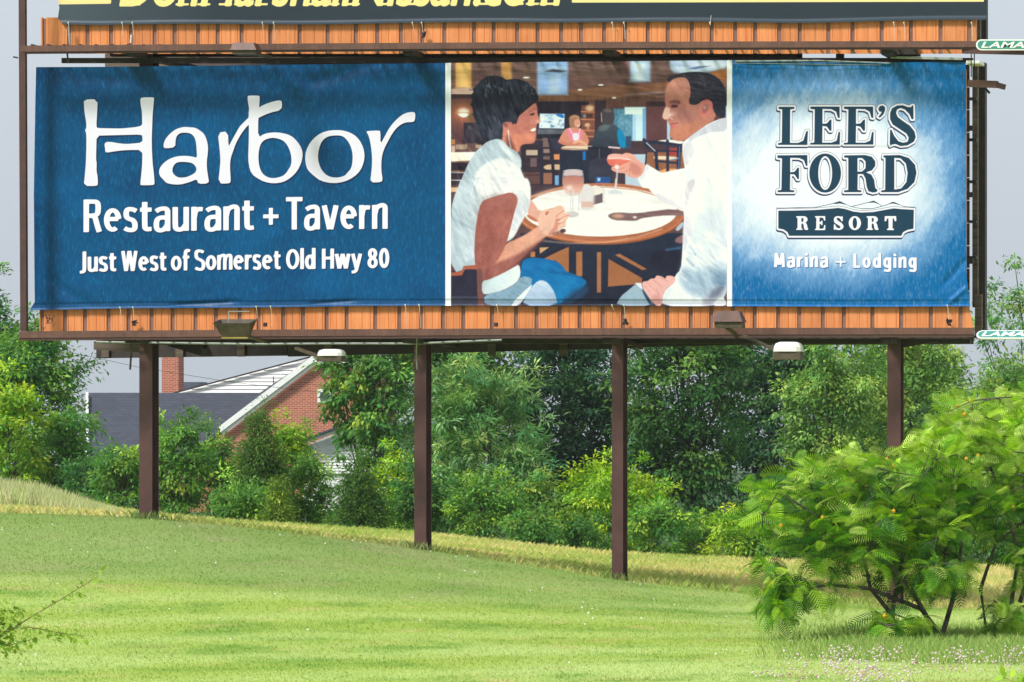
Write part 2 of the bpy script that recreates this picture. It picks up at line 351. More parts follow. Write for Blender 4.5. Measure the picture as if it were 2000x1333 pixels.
# ---------------------------------------------------------------- trees and shrubs
def leaves(blobs, nclump, per, size, cr, base, young, seed, narrow=.45, droop=.2, flat=.6, yfrac=.2, jit=.25, shell=.35):
    r = np.random.default_rng(seed); B = np.array(blobs, float)
    vol = B[:, 3] * B[:, 4] * B[:, 5]; which = r.choice(len(B), nclump, p=vol ** .8 / (vol ** .8).sum())
    dv = r.normal(size=(nclump, 3)); dv /= np.linalg.norm(dv, axis=1, keepdims=True)
    rad = r.uniform(shell, 1, nclump) ** .55
    pk = r.random(nclump) < .14; rad = np.where(pk, r.uniform(1.0, 1.30, nclump), rad); dv[:, 2] = np.where(pk, np.abs(dv[:, 2]) * 1.0 + .15, dv[:, 2])
    cc = B[which, :3] + dv * rad[:, None] * B[which, 3:]
    n = nclump * per; ci = np.repeat(np.arange(nclump), per)
    crs = cr * r.uniform(.6, 1.3, nclump)
    off = r.normal(size=(n, 3)) * np.array([1, 1, flat]) * crs[ci][:, None] * .6
    off[:, 2] -= droop * np.linalg.norm(off[:, :2], axis=1)
    pos = cc[ci] + off
    od = off / (np.linalg.norm(off, axis=1, keepdims=True) + 1e-6)
    ld = od * .7 + dv[ci] * .3 + r.normal(size=(n, 3)) * .45; ld[:, 2] -= droop * 1.2
    ld /= np.linalg.norm(ld, axis=1, keepdims=True)
    nn = dv[ci] * .5 + np.array([0, 0, .9]) + r.normal(size=(n, 3)) * .45
    wd = np.cross(ld, nn); wd /= (np.linalg.norm(wd, axis=1, keepdims=True) + 1e-6)
    up = np.cross(wd, ld)
    sz = size * r.uniform(.6, 1.35, n)[:, None]
    V = np.empty((n, 4, 3)); V[:, 0] = pos; V[:, 1] = pos + ld * sz * .5 + wd * sz * narrow * .5 + up * sz * .08
    V[:, 2] = pos + ld * sz - up * sz * .06; V[:, 3] = pos + ld * sz * .5 - wd * sz * narrow * .5 + up * sz * .08
    b = np.arange(n)[:, None] * 4
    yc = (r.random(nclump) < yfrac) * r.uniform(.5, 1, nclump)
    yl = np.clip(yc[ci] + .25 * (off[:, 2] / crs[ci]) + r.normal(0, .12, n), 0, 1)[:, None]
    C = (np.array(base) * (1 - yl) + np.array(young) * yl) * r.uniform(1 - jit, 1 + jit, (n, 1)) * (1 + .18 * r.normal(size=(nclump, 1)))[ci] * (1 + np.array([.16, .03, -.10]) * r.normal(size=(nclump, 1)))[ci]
    C = np.clip(C, .004, .9)
    return fast('crown', V.reshape(-1, 3), b + [[0, 1, 2, 3]], np.repeat(C, 4, 0)), cc
def limbs(base, cc, r0, top, seed, nl=14, mid=.45):
    r = random.Random(seed); m = MB(); b = Vector(base); t = Vector(top)
    pts = [b.lerp(t, k / 5) + Vector((r.uniform(-1, 1), r.uniform(-1, 1), 0)) * r0 * (1.2 if 0 < k < 5 else 0) for k in range(6)]
    m.tube(pts, r0, 7, r0 * .25)
    for c in r.sample(list(range(len(cc))), min(nl, len(cc))):
        e_ = Vector(cc[c]); f = r.uniform(mid * .5, .9); i = min(4, int(f * 5)); s = pts[i]
        q = s.lerp(e_, .5) + Vector((0, 0, -.06 * (e_ - s).length))
        m.tube([s, q, e_], r0 * .38, 5, r0 * .08)
    return m
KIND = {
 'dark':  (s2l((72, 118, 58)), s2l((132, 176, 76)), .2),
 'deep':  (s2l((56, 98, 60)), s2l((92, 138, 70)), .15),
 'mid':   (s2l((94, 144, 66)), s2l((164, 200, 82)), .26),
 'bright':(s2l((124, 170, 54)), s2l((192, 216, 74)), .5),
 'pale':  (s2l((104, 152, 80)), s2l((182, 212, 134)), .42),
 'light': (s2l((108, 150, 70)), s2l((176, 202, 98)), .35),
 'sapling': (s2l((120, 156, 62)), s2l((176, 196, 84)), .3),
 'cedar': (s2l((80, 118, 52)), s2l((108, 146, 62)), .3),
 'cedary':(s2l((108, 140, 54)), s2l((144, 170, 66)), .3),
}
NT = 0
def plant(name, label, cat, p0, p1, top, bot, dist, kind, leaf=.09, dens=1.0, group=None, shape='round', bare=.25, narrow=.45, nb=7, seed=None, base_off=0.0, cr=None, droop=.2, flat=.6):
    """a tree or shrub between image columns p0..p1, from row top down to row bot, standing dist metres from the camera"""
    global NT; NT += 1; seed = seed or 100 + NT
    if cat == 'shrub': p0, p1 = p0 - 10, p1 + 10
    Y = dist - D0; x0, _, zt = P(p0, top, Y); x1, _, zb = P(p1, bot, Y)
    w = (x1 - x0) / 2; cx_ = (x0 + x1) / 2; g0 = float(gzs(cx_, Y)) - .05
    zb = max(zb, g0); h = zt - zb; r = random.Random(seed)
    blobs = []
    if shape == 'cone':
        for k in range(nb):
            f = k / (nb - 1); rr = w * (1 - .85 * f) * (1 if f > .15 else .85)
            blobs.append((0, 0, (zb - g0) + h * (.12 + .80 * f), rr * .8, rr * .8, h * .16))
    else:
        blobs.append((0, 0, zb - g0 + h * .46, w * .80, w * .66, h * .44))
        for k in range(nb):
            a = 2 * math.pi * (k + r.random()) / nb; q = r.uniform(.42, .74); zz = r.uniform(.22, .80)
            br = r.uniform(.26, .40) * w
            blobs.append((math.cos(a) * w * q, math.sin(a) * w * q * .8, zb - g0 + h * zz, br, br, min(br * 1.0, h * .26)))
        blobs.append((r.uniform(-.2, .2) * w, 0, zb - g0 + h * .80, w * .34, w * .34, h * .18))
    crr = cr or max(.15, .15 * w); area = 4 * w * h
    per = 56; nl = int(min(30000, area / (leaf * leaf * narrow) * 4.2 * dens) / per)
    nl = max(nl, 40)
    b_, y_, yf = KIND[kind]
    t = thing(name, label, cat, (cx_, Y, g0), group)
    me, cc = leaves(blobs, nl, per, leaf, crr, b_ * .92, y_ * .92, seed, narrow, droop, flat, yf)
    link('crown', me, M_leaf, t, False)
    m = limbs((0, 0, -.1), cc, max(.02, .022 * h), (0, 0, zb - g0 + h * .8), seed, nl=min(26, 8 + int(w * 5)))
    link('trunk', m.mesh('trunk'), M_bark, t, False)
    return t
TB = 'trees behind the shrub row'; SB = 'shrubs along the far edge of the field'
# back line of dark trees (middle and right)
plant('tree', 'dense dark green tree directly right of the third post, highest behind the shrubs', 'tree', 1180, 1500, 520, 1050, 128, 'dark', .15, 1.1, TB)
plant('tree', 'deep green tree filling the gap between the second and third posts at the back', 'tree', 960, 1260, 560, 1060, 131, 'deep', .15, 1.1, TB)
plant('tree', 'dark green tree behind the feathery pale tree and second post', 'tree', 740, 1020, 540, 1050, 127, 'dark', .15, 1.0, TB)
plant('tree', 'mid green tree beside the brick gable wall, left of the second post', 'tree', 610, 830, 560, 930, 118, 'mid', .13, 1.0, TB, droop=.35)
plant('tree', 'deep green tree far behind between the third and fourth posts', 'tree', 1390, 1640, 600, 1060, 136, 'deep', .15, 1.1, TB)
plant('tree', 'light green airy tree left of the fourth post', 'tree', 1500, 1740, 640, 1010, 118, 'light', .11, .85, TB, droop=.35)
plant('tree', 'light green tree directly behind the fourth post top', 'tree', 1640, 1880, 620, 1010, 121, 'light', .11, .95, TB)
plant('tree', 'light green loose tree at the right edge below the lower green sign', 'tree', 1810, 2080, 690, 1010, 116, 'light', .11, .7, TB)
plant('tree', 'thin pale tree rising at the right edge beyond the billboard', 'tree', 1895, 2150, 505, 900, 150, 'pale', .14, .42, TB, droop=.3)
plant('tree', 'dark green tree low behind the right hand trees', 'tree', 1560, 1900, 800, 1060, 132, 'deep', .14, 1.0, TB)
plant('tree', 'dark tree behind the mimosa shrubs at the right edge', 'tree', 1800, 2140, 860, 1080, 124, 'dark', .13, 1.0, TB)
plant('tree', 'mid green broad tree closing the gap behind the fourth post', 'tree', 1560, 1900, 590, 1040, 134, 'mid', .14, 1.0, TB)
# left trees
plant('tree', 'tall dark tree at the left edge behind the billboard frame', 'tree', -140, 70, 545, 990, 122, 'dark', .13, 1.0, TB)
plant('tree', 'big mid green tree at the left edge under the billboard corner', 'tree', -60, 182, 610, 960, 112, 'mid', .11, 1.0, TB, droop=.3)
plant('tree', 'yellow green young tree at the far left in front of the bigger trees', 'tree', -60, 110, 735, 960, 103, 'bright', .10, .8, TB)
plant('tree', 'dense green tree left of the dark shingle roof', 'tree', 60, 190, 790, 985, 104, 'mid', .10, 1.1, TB)
plant('tree', 'dark low tree between the left trees and the first post', 'tree', 120, 290, 880, 1010, 101, 'dark', .09, 1.1, TB)
# feathery tree
plant('tree', 'pale feathery tree just right of the second post', 'tree', 815, 1085, 690, 1000, 106, 'pale', .17, 1.15, TB, narrow=.2, droop=.1, nb=9, flat=.4)
# shrub row
SH = [('shrub','leafy green shrub left of the first post in front of the roof',190,290,860,1010,100,'mid'),
 ('shrub','green shrub just right of the first post with light tips',285,400,800,1015,100,'mid'),
 ('shrub','spreading mid green shrub below the brick gable',370,470,830,1010,102,'mid'),
 ('shrub','bushy bright shrub directly behind the dark cedar',540,600,800,960,104,'bright'),
 ('shrub','blue green leafy shrub in front of the dark cedar base',415,520,925,1025,96,'mid'),
 ('shrub','light green shrub between the two cedars',560,650,880,1030,100,'mid'),
 ('shrub','bright leafy shrub just left of the second post',730,830,865,1040,101,'bright'),
 ('shrub','dark green shrub directly behind the second post base',770,880,900,1050,99,'dark'),
 ('shrub','mid green shrub with yellow tips right of the second post',870,1010,920,1065,98,'mid'),
 ('shrub','yellow tipped shrub midway between the second and third posts',985,1110,915,1070,99,'light'),
 ('shrub','low reddish tipped shrub in front, midway between the middle posts',985,1100,985,1080,96,'mid'),
 ('shrub','tall bright yellow green shrub directly behind the third post',1095,1300,893,1085,99,'bright'),
 ('shrub','low dark shrub at the foot of the bright yellow green shrub',1080,1180,1000,1085,95.5,'dark'),
 ('shrub','low mid green shrub just right of the third post',1225,1330,985,1092,97,'mid'),
 ('shrub','small green shrub between the two yellow green shrubs',1310,1400,1000,1092,98,'mid'),
 ('shrub','small bright yellow green shrub right of the third post',1385,1480,985,1095,97,'bright'),
 ('shrub','low green hedge like shrub behind the mimosa tips',1450,1580,1030,1100,97,'mid'),
 ('shrub','low green shrub behind the mimosa trunks',1560,1720,1010,1110,98,'mid'),
 ('shrub','dark shrub behind the fourth post foot',1700,1860,1000,1112,99,'dark'),
 ('shrub','dark green shrub at the right edge behind the mimosa shrubs',1840,2080,990,1115,99,'dark')]
for nme, lab, a, b, t_, bo, ds, kd in SH:
    plant(nme, lab, 'shrub', a, b, t_, bo + 14, ds, kd, .085, 1.05, SB)
for lab, a, b, t_, bo, ds, kd in (('dark rounded cedar left of centre below the brick gable', 430, 585, 798, 1000, 99, 'cedar'),
      ('small yellow green cedar in front of the dark cedar', 508, 582, 935, 1035, 95, 'cedary'),
      ('broad dark cedar to the left of the second post', 628, 775, 878, 1045, 97, 'cedar')):
    plant('cedar_tree', lab, 'tree', a, b, t_, bo + 8, ds, kd, .07, 1.3, 'cedars in the shrub row', 'cone', narrow=.3, nb=8, cr=.15)

# ---------------------------------------------------------------- mimosa shrubs, frond by frond
def frond_mesh(seed, ln=.30, pairs=11):
    r = random.Random(seed); V = []; F = []; T = []
    bend = r.uniform(.02, .14)
    def ax(t): return Vector((t * ln, 0, -bend * ln * t * t * 1.6 + .02 * math.sin(t * 3)))
    for k in range(pairs):
        t = .10 + .90 * k / (pairs - 1); p = ax(t); q = ax(min(1.05, t + .05))
        l = ln * .33 * math.sin(math.pi * min(1, .18 + .80 * t)) ** .7 + .012
        for s in (-1, 1):
            d = Vector((.42 + .3 * t, s * 1.0, -.12 - .2 * bend)).normalized() * l * r.uniform(.9, 1.08)
            w = Vector((1, 0, 0)) * .0078
            i = len(V); V += [p - w * .5, p + d * .5 - w * .8 + Vector((0, 0, .004)), p + d, p + d * .5 + w * .8 + Vector((0, 0, .004)), p + w * .5]
            F += [(i, i + 1, i + 2), (i, i + 2, i + 3), (i, i + 3, i + 4)]
            T += [1] * 5
    return np.array([tuple(v) for v in V]), np.array(F)
FR = [frond_mesh(i, ln) for i, ln in enumerate((.27, .23, .25, .20))]
def frond_colors(nv, base, seed):
    r = np.random.default_rng(seed); return np.tile(base, (nv, 1)) * r.uniform(.9, 1.1, (nv, 1))
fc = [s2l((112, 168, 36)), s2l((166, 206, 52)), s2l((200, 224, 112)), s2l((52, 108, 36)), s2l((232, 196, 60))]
M_yel = mat('yellow_blossom', S(236, 176, 50), .7, .1, 20)
M_mim = leafmat('mimosa_leaf', .30, .45, .3); FM = {}
for i, (v, f) in enumerate(FR):
    for j, c_ in enumerate(fc): 
        me = fast('leaf', v, f, frond_colors(len(v), c_ * .95, i)); me.materials.append(M_mim); FM[i, j] = me
def mimosa(label, stems, tips_spec, seed, single):
    """stems: lists of (px,py,dist) running up from the ground; tips: (px,py,dist) centres with spread"""
    r = random.Random(seed)
    b0 = stems[0][0]; bx, by, bz = P(b0[0], b0[1], b0[2] - D0); bz = float(gz(bx, by)) - .03
    t = thing('mimosa_shrub', label, 'shrub', (bx, by, bz), 'mimosa shrubs on the lawn')
    m = MB(); joints = []
    for s in stems:
        pts = [Vector(P(a, b, c - D0)) for a, b, c in s]
        if len(s) and s[0][1] > 1200: pts[0].z = float(gz(pts[0].x, pts[0].y)) - .05
        m.tube(pts, .030 if s[0][1] > 1200 else .014, 7, .008); joints += pts[1:]
    tw = MB(); place = []
    for (px, py, dd) in tips_spec:
        p = Vector(P(px, py, dd - D0)); j = min(joints, key=lambda q: (q - p).length + .3 * max(0, q.z - p.z))
        mid = j.lerp(p, .5) + Vector((r.uniform(-.06, .06), r.uniform(-.06, .06), r.uniform(-.02, .05)))
        tw.tube([j, mid, p], .009, 5, .004); joints.append(mid)
        dr = (p - j).normalized(); a0 = math.atan2(dr.y, dr.x)
        for k in range(r.randint(7, 10)):
            a = a0 + r.uniform(-1.9, 1.9); el_ = r.uniform(-.55, .55) if py > 940 else r.uniform(-.3, 1.0)
            if py > 1080: el_ = r.uniform(-1.15, .1)
            q = p + (j - p).normalized() * r.uniform(0, .20) + Vector((r.gauss(0, .05), r.gauss(0, .05), r.gauss(0, .035)))
            place.append((q, a, el_, r.uniform(-1.2, 1.2), r.uniform(.75, 1.2), py))
    link('trunk', m.mesh('trunk'), M_bark, None).parent = t; t.children[0].location = -t.location
    o = link('branches', tw.mesh('branches'), M_bark, None); o.parent = t; o.location = -t.location; o['kind'] = 'stuff'
    yl = [e[0] + Vector((0, -.06, .02)) for e in r.sample(place, 26)]
    ym = MB()
    for q in yl: ym.add([q + Vector(v) * .022 for v in ((1,0,0),(0,1,0),(-1,0,0),(0,-1,0),(0,0,1.3),(0,0,-1.3))], [(0,1,4),(1,2,4),(2,3,4),(3,0,4),(1,0,5),(2,1,5),(3,2,5),(0,3,5)])
    o = link('blossoms', ym.mesh('blossoms'), M_yel); o.parent = t; o.location = -t.location; o['kind'] = 'stuff'
    place.sort(key=lambda e: e[0].y)
    bulkV = []; bulkF = []; bulkC = []; off = 0
    for n_, (q, a, el_, ro, sc_, py) in enumerate(place):
        i = r.randrange(4)
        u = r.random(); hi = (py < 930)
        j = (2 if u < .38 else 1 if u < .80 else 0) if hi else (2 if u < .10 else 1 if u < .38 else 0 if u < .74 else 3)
        Mx = Matrix.Translation(q) @ Matrix.Rotation(a, 4, 'Z') @ Matrix.Rotation(-el_, 4, 'Y') @ Matrix.Rotation(ro, 4, 'X') @ Matrix.Scale(sc_, 4)
        if n_ < single:
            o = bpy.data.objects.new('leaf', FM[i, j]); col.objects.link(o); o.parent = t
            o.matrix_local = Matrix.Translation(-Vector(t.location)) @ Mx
        else:
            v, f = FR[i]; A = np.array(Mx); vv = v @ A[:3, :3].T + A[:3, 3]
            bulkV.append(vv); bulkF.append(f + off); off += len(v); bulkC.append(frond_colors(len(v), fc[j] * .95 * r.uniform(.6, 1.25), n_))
    if bulkV:
        o = link('foliage', fast('foliage', np.concatenate(bulkV), np.concatenate(bulkF), np.concatenate(bulkC)), M_mim)
        o.parent = t; o.location = -t.location; o['kind'] = 'stuff'
    return t
rr = random.Random(3)
stA = [[(1757, 1250, 57), (1742, 1200, 57), (1700, 1150, 57), (1685, 1080, 57.3), (1660, 1000, 57.6), (1620, 930, 58)],
       [(1745, 1250, 57), (1745, 1180, 57), (1765, 1080, 57.5), (1740, 980, 58), (1745, 900, 58.2)],
       [(1850, 1230, 57.5), (1800, 1190, 57.2), (1700, 1150, 56.8), (1620, 1142, 56.6), (1560, 1150, 56.4), (1510, 1165, 56.2)],
       [(1840, 1230, 57.5), (1780, 1150, 57), (1700, 1060, 56.6), (1600, 1010, 56.4), (1520, 960, 56.4)],
       [(1835, 1232, 57.5), (1870, 1140, 57.5), (1880, 1040, 57.5), (1860, 950, 57.8), (1870, 870, 58)]]
tipsA = []
def inA(px, py):
    # outline of the left mimosa crown
    top = np.interp(px, [1450, 1480, 1530, 1600, 1680, 1760, 1820, 1880], [1000, 945, 925, 895, 880, 868, 850, 815])
    bot = np.interp(px, [1450, 1500, 1560, 1600, 1640, 1700, 1760, 1820, 1880], [1010, 1060, 1075, 1110, 1120, 1110, 1130, 1150, 1130])
    return top < py < bot
while len(tipsA) < 270:
    px = rr.uniform(1455, 1880); py = rr.uniform(815, 1150)
    if inA(px, py): tipsA.append((px, py, 57.3 + rr.uniform(-1.1, 1.1)))
tipsA += [(rr.uniform(1740, 1900), rr.uniform(930, 1130), 57.8 + rr.uniform(-.8, 1.2)) for _ in range(34)]
tipsA += [(rr.uniform(1470, 1620), rr.uniform(1120, 1175), 56.3 + rr.uniform(-.3, .3)) for _ in range(15)]
tipsA += [(rr.uniform(1462, 1540), rr.uniform(1090, 1200), 56.2 + rr.uniform(-.3, .3)) for _ in range(9)]
tipsA += [(rr.uniform(1480, 1560), rr.uniform(1160, 1210), 56.2 + rr.uniform(-.3, .3)) for _ in range(7)]
tipsA += [(rr.uniform(1700, 1830), rr.uniform(1195, 1235), 56.6 + rr.uniform(-.3, .3)) for _ in range(12)]
mimosa('wide bright green mimosa shrub in front of the fourth post, its drooping branch reaching left', stA, tipsA, 11, 240)
stB = [[(1955, 1240, 58), (1975, 1180, 58), (1990, 1080, 58), (1960, 980, 58.3), (1930, 900, 58.5), (1900, 820, 58.5)],
       [(1968, 1240, 58), (2000, 1150, 58), (2030, 1040, 58), (2040, 900, 58.2), (2010, 790, 58.2)],
       [(1930, 1235, 58), (1915, 1150, 58), (1945, 1060, 58), (2050, 980, 58)]]
tipsB = []
while len(tipsB) < 185:
    px = rr.uniform(1790, 2120); py = rr.uniform(770, 1130)
    top = np.interp(px, [1790, 1850, 1900, 1960, 2010, 2120], [860, 800, 790, 775, 765, 780]); bot = np.interp(px, [1790, 1900, 2000, 2120], [950, 1040, 1130, 1190])
    if top < py < bot: tipsB.append((px, py, 58.3 + rr.uniform(-1.1, 1.2)))
tipsB += [(rr.uniform(1930, 2080), rr.uniform(1150, 1230), 57.6 + rr.uniform(-.4, .4)) for _ in range(10)]
mimosa('taller bright green mimosa shrub cut off by the right edge of the photo', stB, tipsB, 12, 160)

# near branch at the lower left, near leaves bottom right
M_twig = mat('green_twig', S(128, 110, 70), .8, .15, 20)
def sprig(label, dist, lines, n, leafs, seed, kind='bright', root=None):
    r = random.Random(seed); Y = dist - D0
    x, y, z = P(root[0], root[1], Y); gzv = float(gz(x, Y)); t = thing('roadside_sapling', label, 'sapling', (x, Y, gzv))
    m = MB(); V = []; C = []; ba, yo, _ = KIND[kind]
    for ln in lines:
        pts = [Vector(P(a, b, Y + k * .02)) for k, (a, b) in enumerate(ln)]
        if len(ln[0]) and ln[0] == root: pts[0].z = gzv - .05
        m.tube(pts, .0045, 5, .0015)
        for _ in range(n):
            i = r.randrange(0, len(pts) - 1); f = r.random()
            if ln[0] == root and i == 0: f = .6 + .4 * f
            p = pts[i].lerp(pts[i + 1], f) + Vector((r.gauss(0, .026), r.gauss(0, .03), r.gauss(0, .024)))
            d = (pts[i + 1] - pts[i]).normalized() * .6 + Vector((r.gauss(0, .6), r.gauss(0, .5), r.gauss(-.35, .6))); d.normalize()
            nrm = Vector((r.gauss(0, .5), r.gauss(-.5, .4), 1)).normalized(); w = d.cross(nrm).normalized(); s = leafs * r.uniform(.6, 1.3)
            V += [p, p + d * s * .5 + w * s * .3, p + d * s, p + d * s * .5 - w * s * .3]
            c_ = (ba + (yo - ba) * r.random() * .7) * r.uniform(.8, 1.1); C += [c_] * 4
    o = link('stem', m.mesh('stem'), M_twig); o.parent = t; o.location = -t.location
    V = np.array([tuple(v) for v in V]); F = np.arange(len(V)).reshape(-1, 4)
    o = link('leaves', fast('leaves', V, F, np.array(C)), M_leaf); o.parent = t; o.location = -t.location; o['kind'] = 'stuff'
sprig('thin leafy sapling branch reaching in over the lawn from the lower left edge', 26,
      [[(-110, 1420), (-60, 1300), (0, 1245), (60, 1205), (120, 1170), (160, 1145), (200, 1120)], [(-30, 1262), (20, 1225), (60, 1225), (110, 1235), (165, 1242)],
       [(-40, 1262), (0, 1235), (40, 1190)], [(-40, 1280), (10, 1262), (60, 1250)], [(-40, 1230), (-10, 1200), (10, 1190)]], 130, .032, 21, 'sapling', (-110, 1420))
sprig('bright sapling tip just poking in at the bottom right corner', 24,
      [[(2030, 1520), (2010, 1380), (1985, 1335), (1960, 1322)], [(2010, 1380), (2020, 1340), (2000, 1320)]], 30, .05, 22, 'bright', (2030, 1520))
# ---------------------------------------------------------------- houses beyond the trees
def brickmat():
    m = bpy.data.materials.new('brick'); m.use_nodes = True; n = m.node_tree; b = n.nodes['Principled BSDF']
    g = n.nodes.new('ShaderNodeTexCoord'); mp = n.nodes.new('ShaderNodeMapping'); mp.inputs['Rotation'].default_value = (R(90), 0, 0)
    t = n.nodes.new('ShaderNodeTexBrick'); t.inputs['Color1'].default_value = S(176, 94, 64); t.inputs['Color2'].default_value = S(148, 74, 52)
    t.inputs['Mortar'].default_value = S(190, 150, 132); t.inputs['Scale'].default_value = 1.0
    t.inputs['Brick Width'].default_value = .215; t.inputs['Row Height'].default_value = .075; t.inputs['Mortar Size'].default_value = .010
    n.links.new(g.outputs['Object'], mp.inputs[0]); n.links.new(mp.outputs[0], t.inputs['Vector'])
    n.links.new(t.outputs['Color'], b.inputs['Base Color']); b.inputs['Roughness'].default_value = .85
    bp = n.nodes.new('ShaderNodeBump'); bp.inputs['Strength'].default_value = .4; bp.inputs['Distance'].default_value = .01; bp.invert = True
    n.links.new(t.outputs['Fac'], bp.inputs['Height']); n.links.new(bp.outputs[0], b.inputs['Normal']); return m
def shinglemat():
    m = bpy.data.materials.new('shingles'); m.use_nodes = True; n = m.node_tree; b = n.nodes['Principled BSDF']
    g = n.nodes.new('ShaderNodeTexCoord'); mp = n.nodes.new('ShaderNodeMapping'); mp.inputs['Rotation'].default_value = (R(90), 0, 0)
    t = n.nodes.new('ShaderNodeTexBrick'); t.inputs['Color1'].default_value = S(62, 68, 80); t.inputs['Color2'].default_value = S(52, 57, 68)
    t.inputs['Mortar'].default_value = S(48, 52, 62); t.inputs['Scale'].default_value = 1.0
    t.inputs['Brick Width'].default_value = .32; t.inputs['Row Height'].default_value = .11; t.inputs['Mortar Size'].default_value = .012
    n.links.new(g.outputs['Object'], mp.inputs[0]); n.links.new(mp.outputs[0], t.inputs['Vector'])
    n.links.new(t.outputs['Color'], b.inputs['Base Color']); b.inputs['Roughness'].default_value = .9; return m
M_brick = brickmat(); M_sh = shinglemat(); M_bright = mat('bright_siding', (.84, .84, .82, 1), .5, .02, 3)
M_glass = mat('window_glass', S(60, 70, 80), .1, .05, 3, spec=.8)
HY = 150.0
def wall_prism(pts, Y0, depth, name, m, parent):
    return MB().prism([P(a, b, Y0) for a, b in pts], (0, depth, 0)).build(name, m, parent)
h = thing('brick_house', 'brick house with dark shingle roof, white trimmed gable and chimney, left of centre', 'house', (P(400, 950, HY)[0], HY, -2.6))
# lower wing: sloping dark roof, ridge far, eave near
def slope(pts_top, pts_bot, Yt, Yb, th, name, m, parent):
    A = [Vector(P(a, b, Yt)) for a, b in pts_top]; B = [Vector(P(a, b, Yb)) for a, b in pts_bot]
    return MB().prism(A + B[::-1], (0, .02, -th)).build(name, m, parent)
slope([(172, 767), (508, 767)], [(176, 905), (345, 905)], HY + 3, HY - 1.5, .18, 'roof', M_sh, h)
slope([(508, 766.5), (612, 697)], [(345, 905), (430, 838)], HY + 3.02, HY - 1.5, .16, 'roof', M_sh, h)
MB().bar(P(170, 768, HY + 2.6), P(170, 900, HY - 1.6), .10, .10).build('rake_board', M_white, h)
# gable: white rakes, brick wall
o = MB().bar(P(613, 700, HY - 1.7), P(428, 840, HY - 1.7), .12, .22, (0, 0, 1)); o.build('rake_board', M_white, h)
o = MB().bar(P(618, 706, HY - 1.62), P(434, 846, HY - 1.62), .10, .18, (0, 0, 1)); o.build('rake_board', M_white, h)
MB().bar(P(612, 707, HY - 1.7), P(680, 707, HY - 1.7), .12, .14).build('eave_board', M_white, h)
slope([(612, 697), (690, 697)], [(612, 703), (690, 703)], HY + 4, HY - 1.7, .1, 'roof', M_sh, h)
wall_prism([(436, 842), (616, 712), (705, 712), (705, 1000), (340, 1000), (340, 915)], HY - 1.4, 6, 'wall', M_brick, h)
wf = MB(); a = P(620, 760, HY - 1.46); b = P(648, 786, HY - 1.40); wf.box(a, b); w_ = wf.build('window', M_white, h)
MB().box(P(625, 766, HY - 1.50), P(643, 782, HY - 1.47)).build('pane', M_glass, w_)
# white lap sided dormer gable above the lower roof: boards one above another
nb_ = 9
for k in range(nb_):
    y1 = 767 - k * 7.4; y0 = y1 - 7.0
    def xl(y): return 345 + (767 - y) / (767 - 700) * 255
    def xr(y): return 512 + (767 - y) / (767 - 700) * 88
    if xr(y0) - xl(y0) < 3: break
    MB().prism([P(xl(y1), y1, HY + 3.3), P(xr(y1) + 8, y1, HY + 3.3), P(xr(y0) + 8, y0, HY + 3.34), P(xl(y0), y0, HY + 3.34)], (0, .03, 0)).build('siding_board', M_bright, h)
wall_prism([(345, 767), (512, 767), (600, 701)], HY + 3.36, .1, 'wall', M_siding, h)
MB().bar(P(338, 768, HY + 3.2), P(606, 697, HY + 3.2), .08, .06).build('eave_trim', M_dark, h)
MB().prism([P(355, 768, HY + 5), P(400, 768, HY + 5), P(392, 746, HY + 6), P(358, 746, HY + 6)], (0, 1, 0)).build('roof', M_sh, h)
ch = MB(); ch.box(P(316, 640, HY + 3.6), P(359, 775, HY + 4.4)); c_ = ch.build('chimney', M_brick, h)
MB().bar(P(534, 735, HY + 1), P(534, 750, HY + 1), .03, .03).build('vent_pipe', M_dark, h)
h2 = thing('sided_house', 'small white lap sided house with dark roof edge, half hidden behind shrubs', 'house', (P(650, 950, 100)[0], 100, -1.6))
for k in range(12):
    y1 = 925 - k * 5.6; y0 = y1 - 5.2
    xa = max(590, 590 + (885 - y1) * 1.9)
    MB().prism([P(xa, y1, 100), P(820, y1, 100), P(820, y0, 100.03), P(xa + 6, y0, 100.03)], (0, .03, 0)).build('siding_board', M_siding, h2)
wall_prism([(592, 1000), (592, 872), (668, 842), (820, 842), (820, 1000)], 100.08, 5, 'wall', M_siding, h2)
MB().bar(P(572, 866, 99.7), P(672, 832, 99.7), .5, .06).build('roof_edge', M_sh, h2)
MB().bar(P(572, 871, 99.65), P(672, 837, 99.65), .1, .09).build('fascia', M_white, h2)
slope([(672, 830), (830, 826)], [(672, 842), (830, 846)], 101.5, 99.6, .1, 'roof', M_sh, h2)
wa = thing('overhead_wire', 'thin overhead wire crossing the sky behind the first post', 'wire', (P(180, 730, 60)))
MB().tube([P(60, 672, 60), P(180, 697, 60), P(275, 718, 60), P(450, 746, 60), P(700, 775, 60)], .005, 4).build('cable', M_dark, wa)

# ---------------------------------------------------------------- billboard steel and panels
bb = thing('billboard', 'stacked orange panelled roadside billboard on four brown steel posts with catwalks', 'billboard', (P(1000, 1100, 0.15)[0], .15, .4))
def box2(p0, q0, p1, q1, Y0, Y1, name, m, parent=bb, bevel=0):
    a = P(p0, q0, Y0); b = P(p1, q1, Y0); return MB().box((a[0], Y0, a[2]), (b[0], Y1, b[2])).build(name, m, parent, bevel)
def postI(pa, pb, base):
    a = P(pa, base, 0); b = P(pb, base, 0); z0 = float(gz((a[0] + b[0]) / 2, .1)) - .25; z1 = P(0, -430, 0)[2]
    xm = (a[0] + b[0]) / 2; w = (b[0] - a[0]) / 2; m = MB()
    m.box((xm - w, 0, z0), (xm + w, .018, z1)); m.box((xm - w, .30, z0), (xm + w, .318, z1)); m.box((xm - .006, .0185, z0), (xm + .006, .2995, z1))
    m.build('post', M_steel, bb)
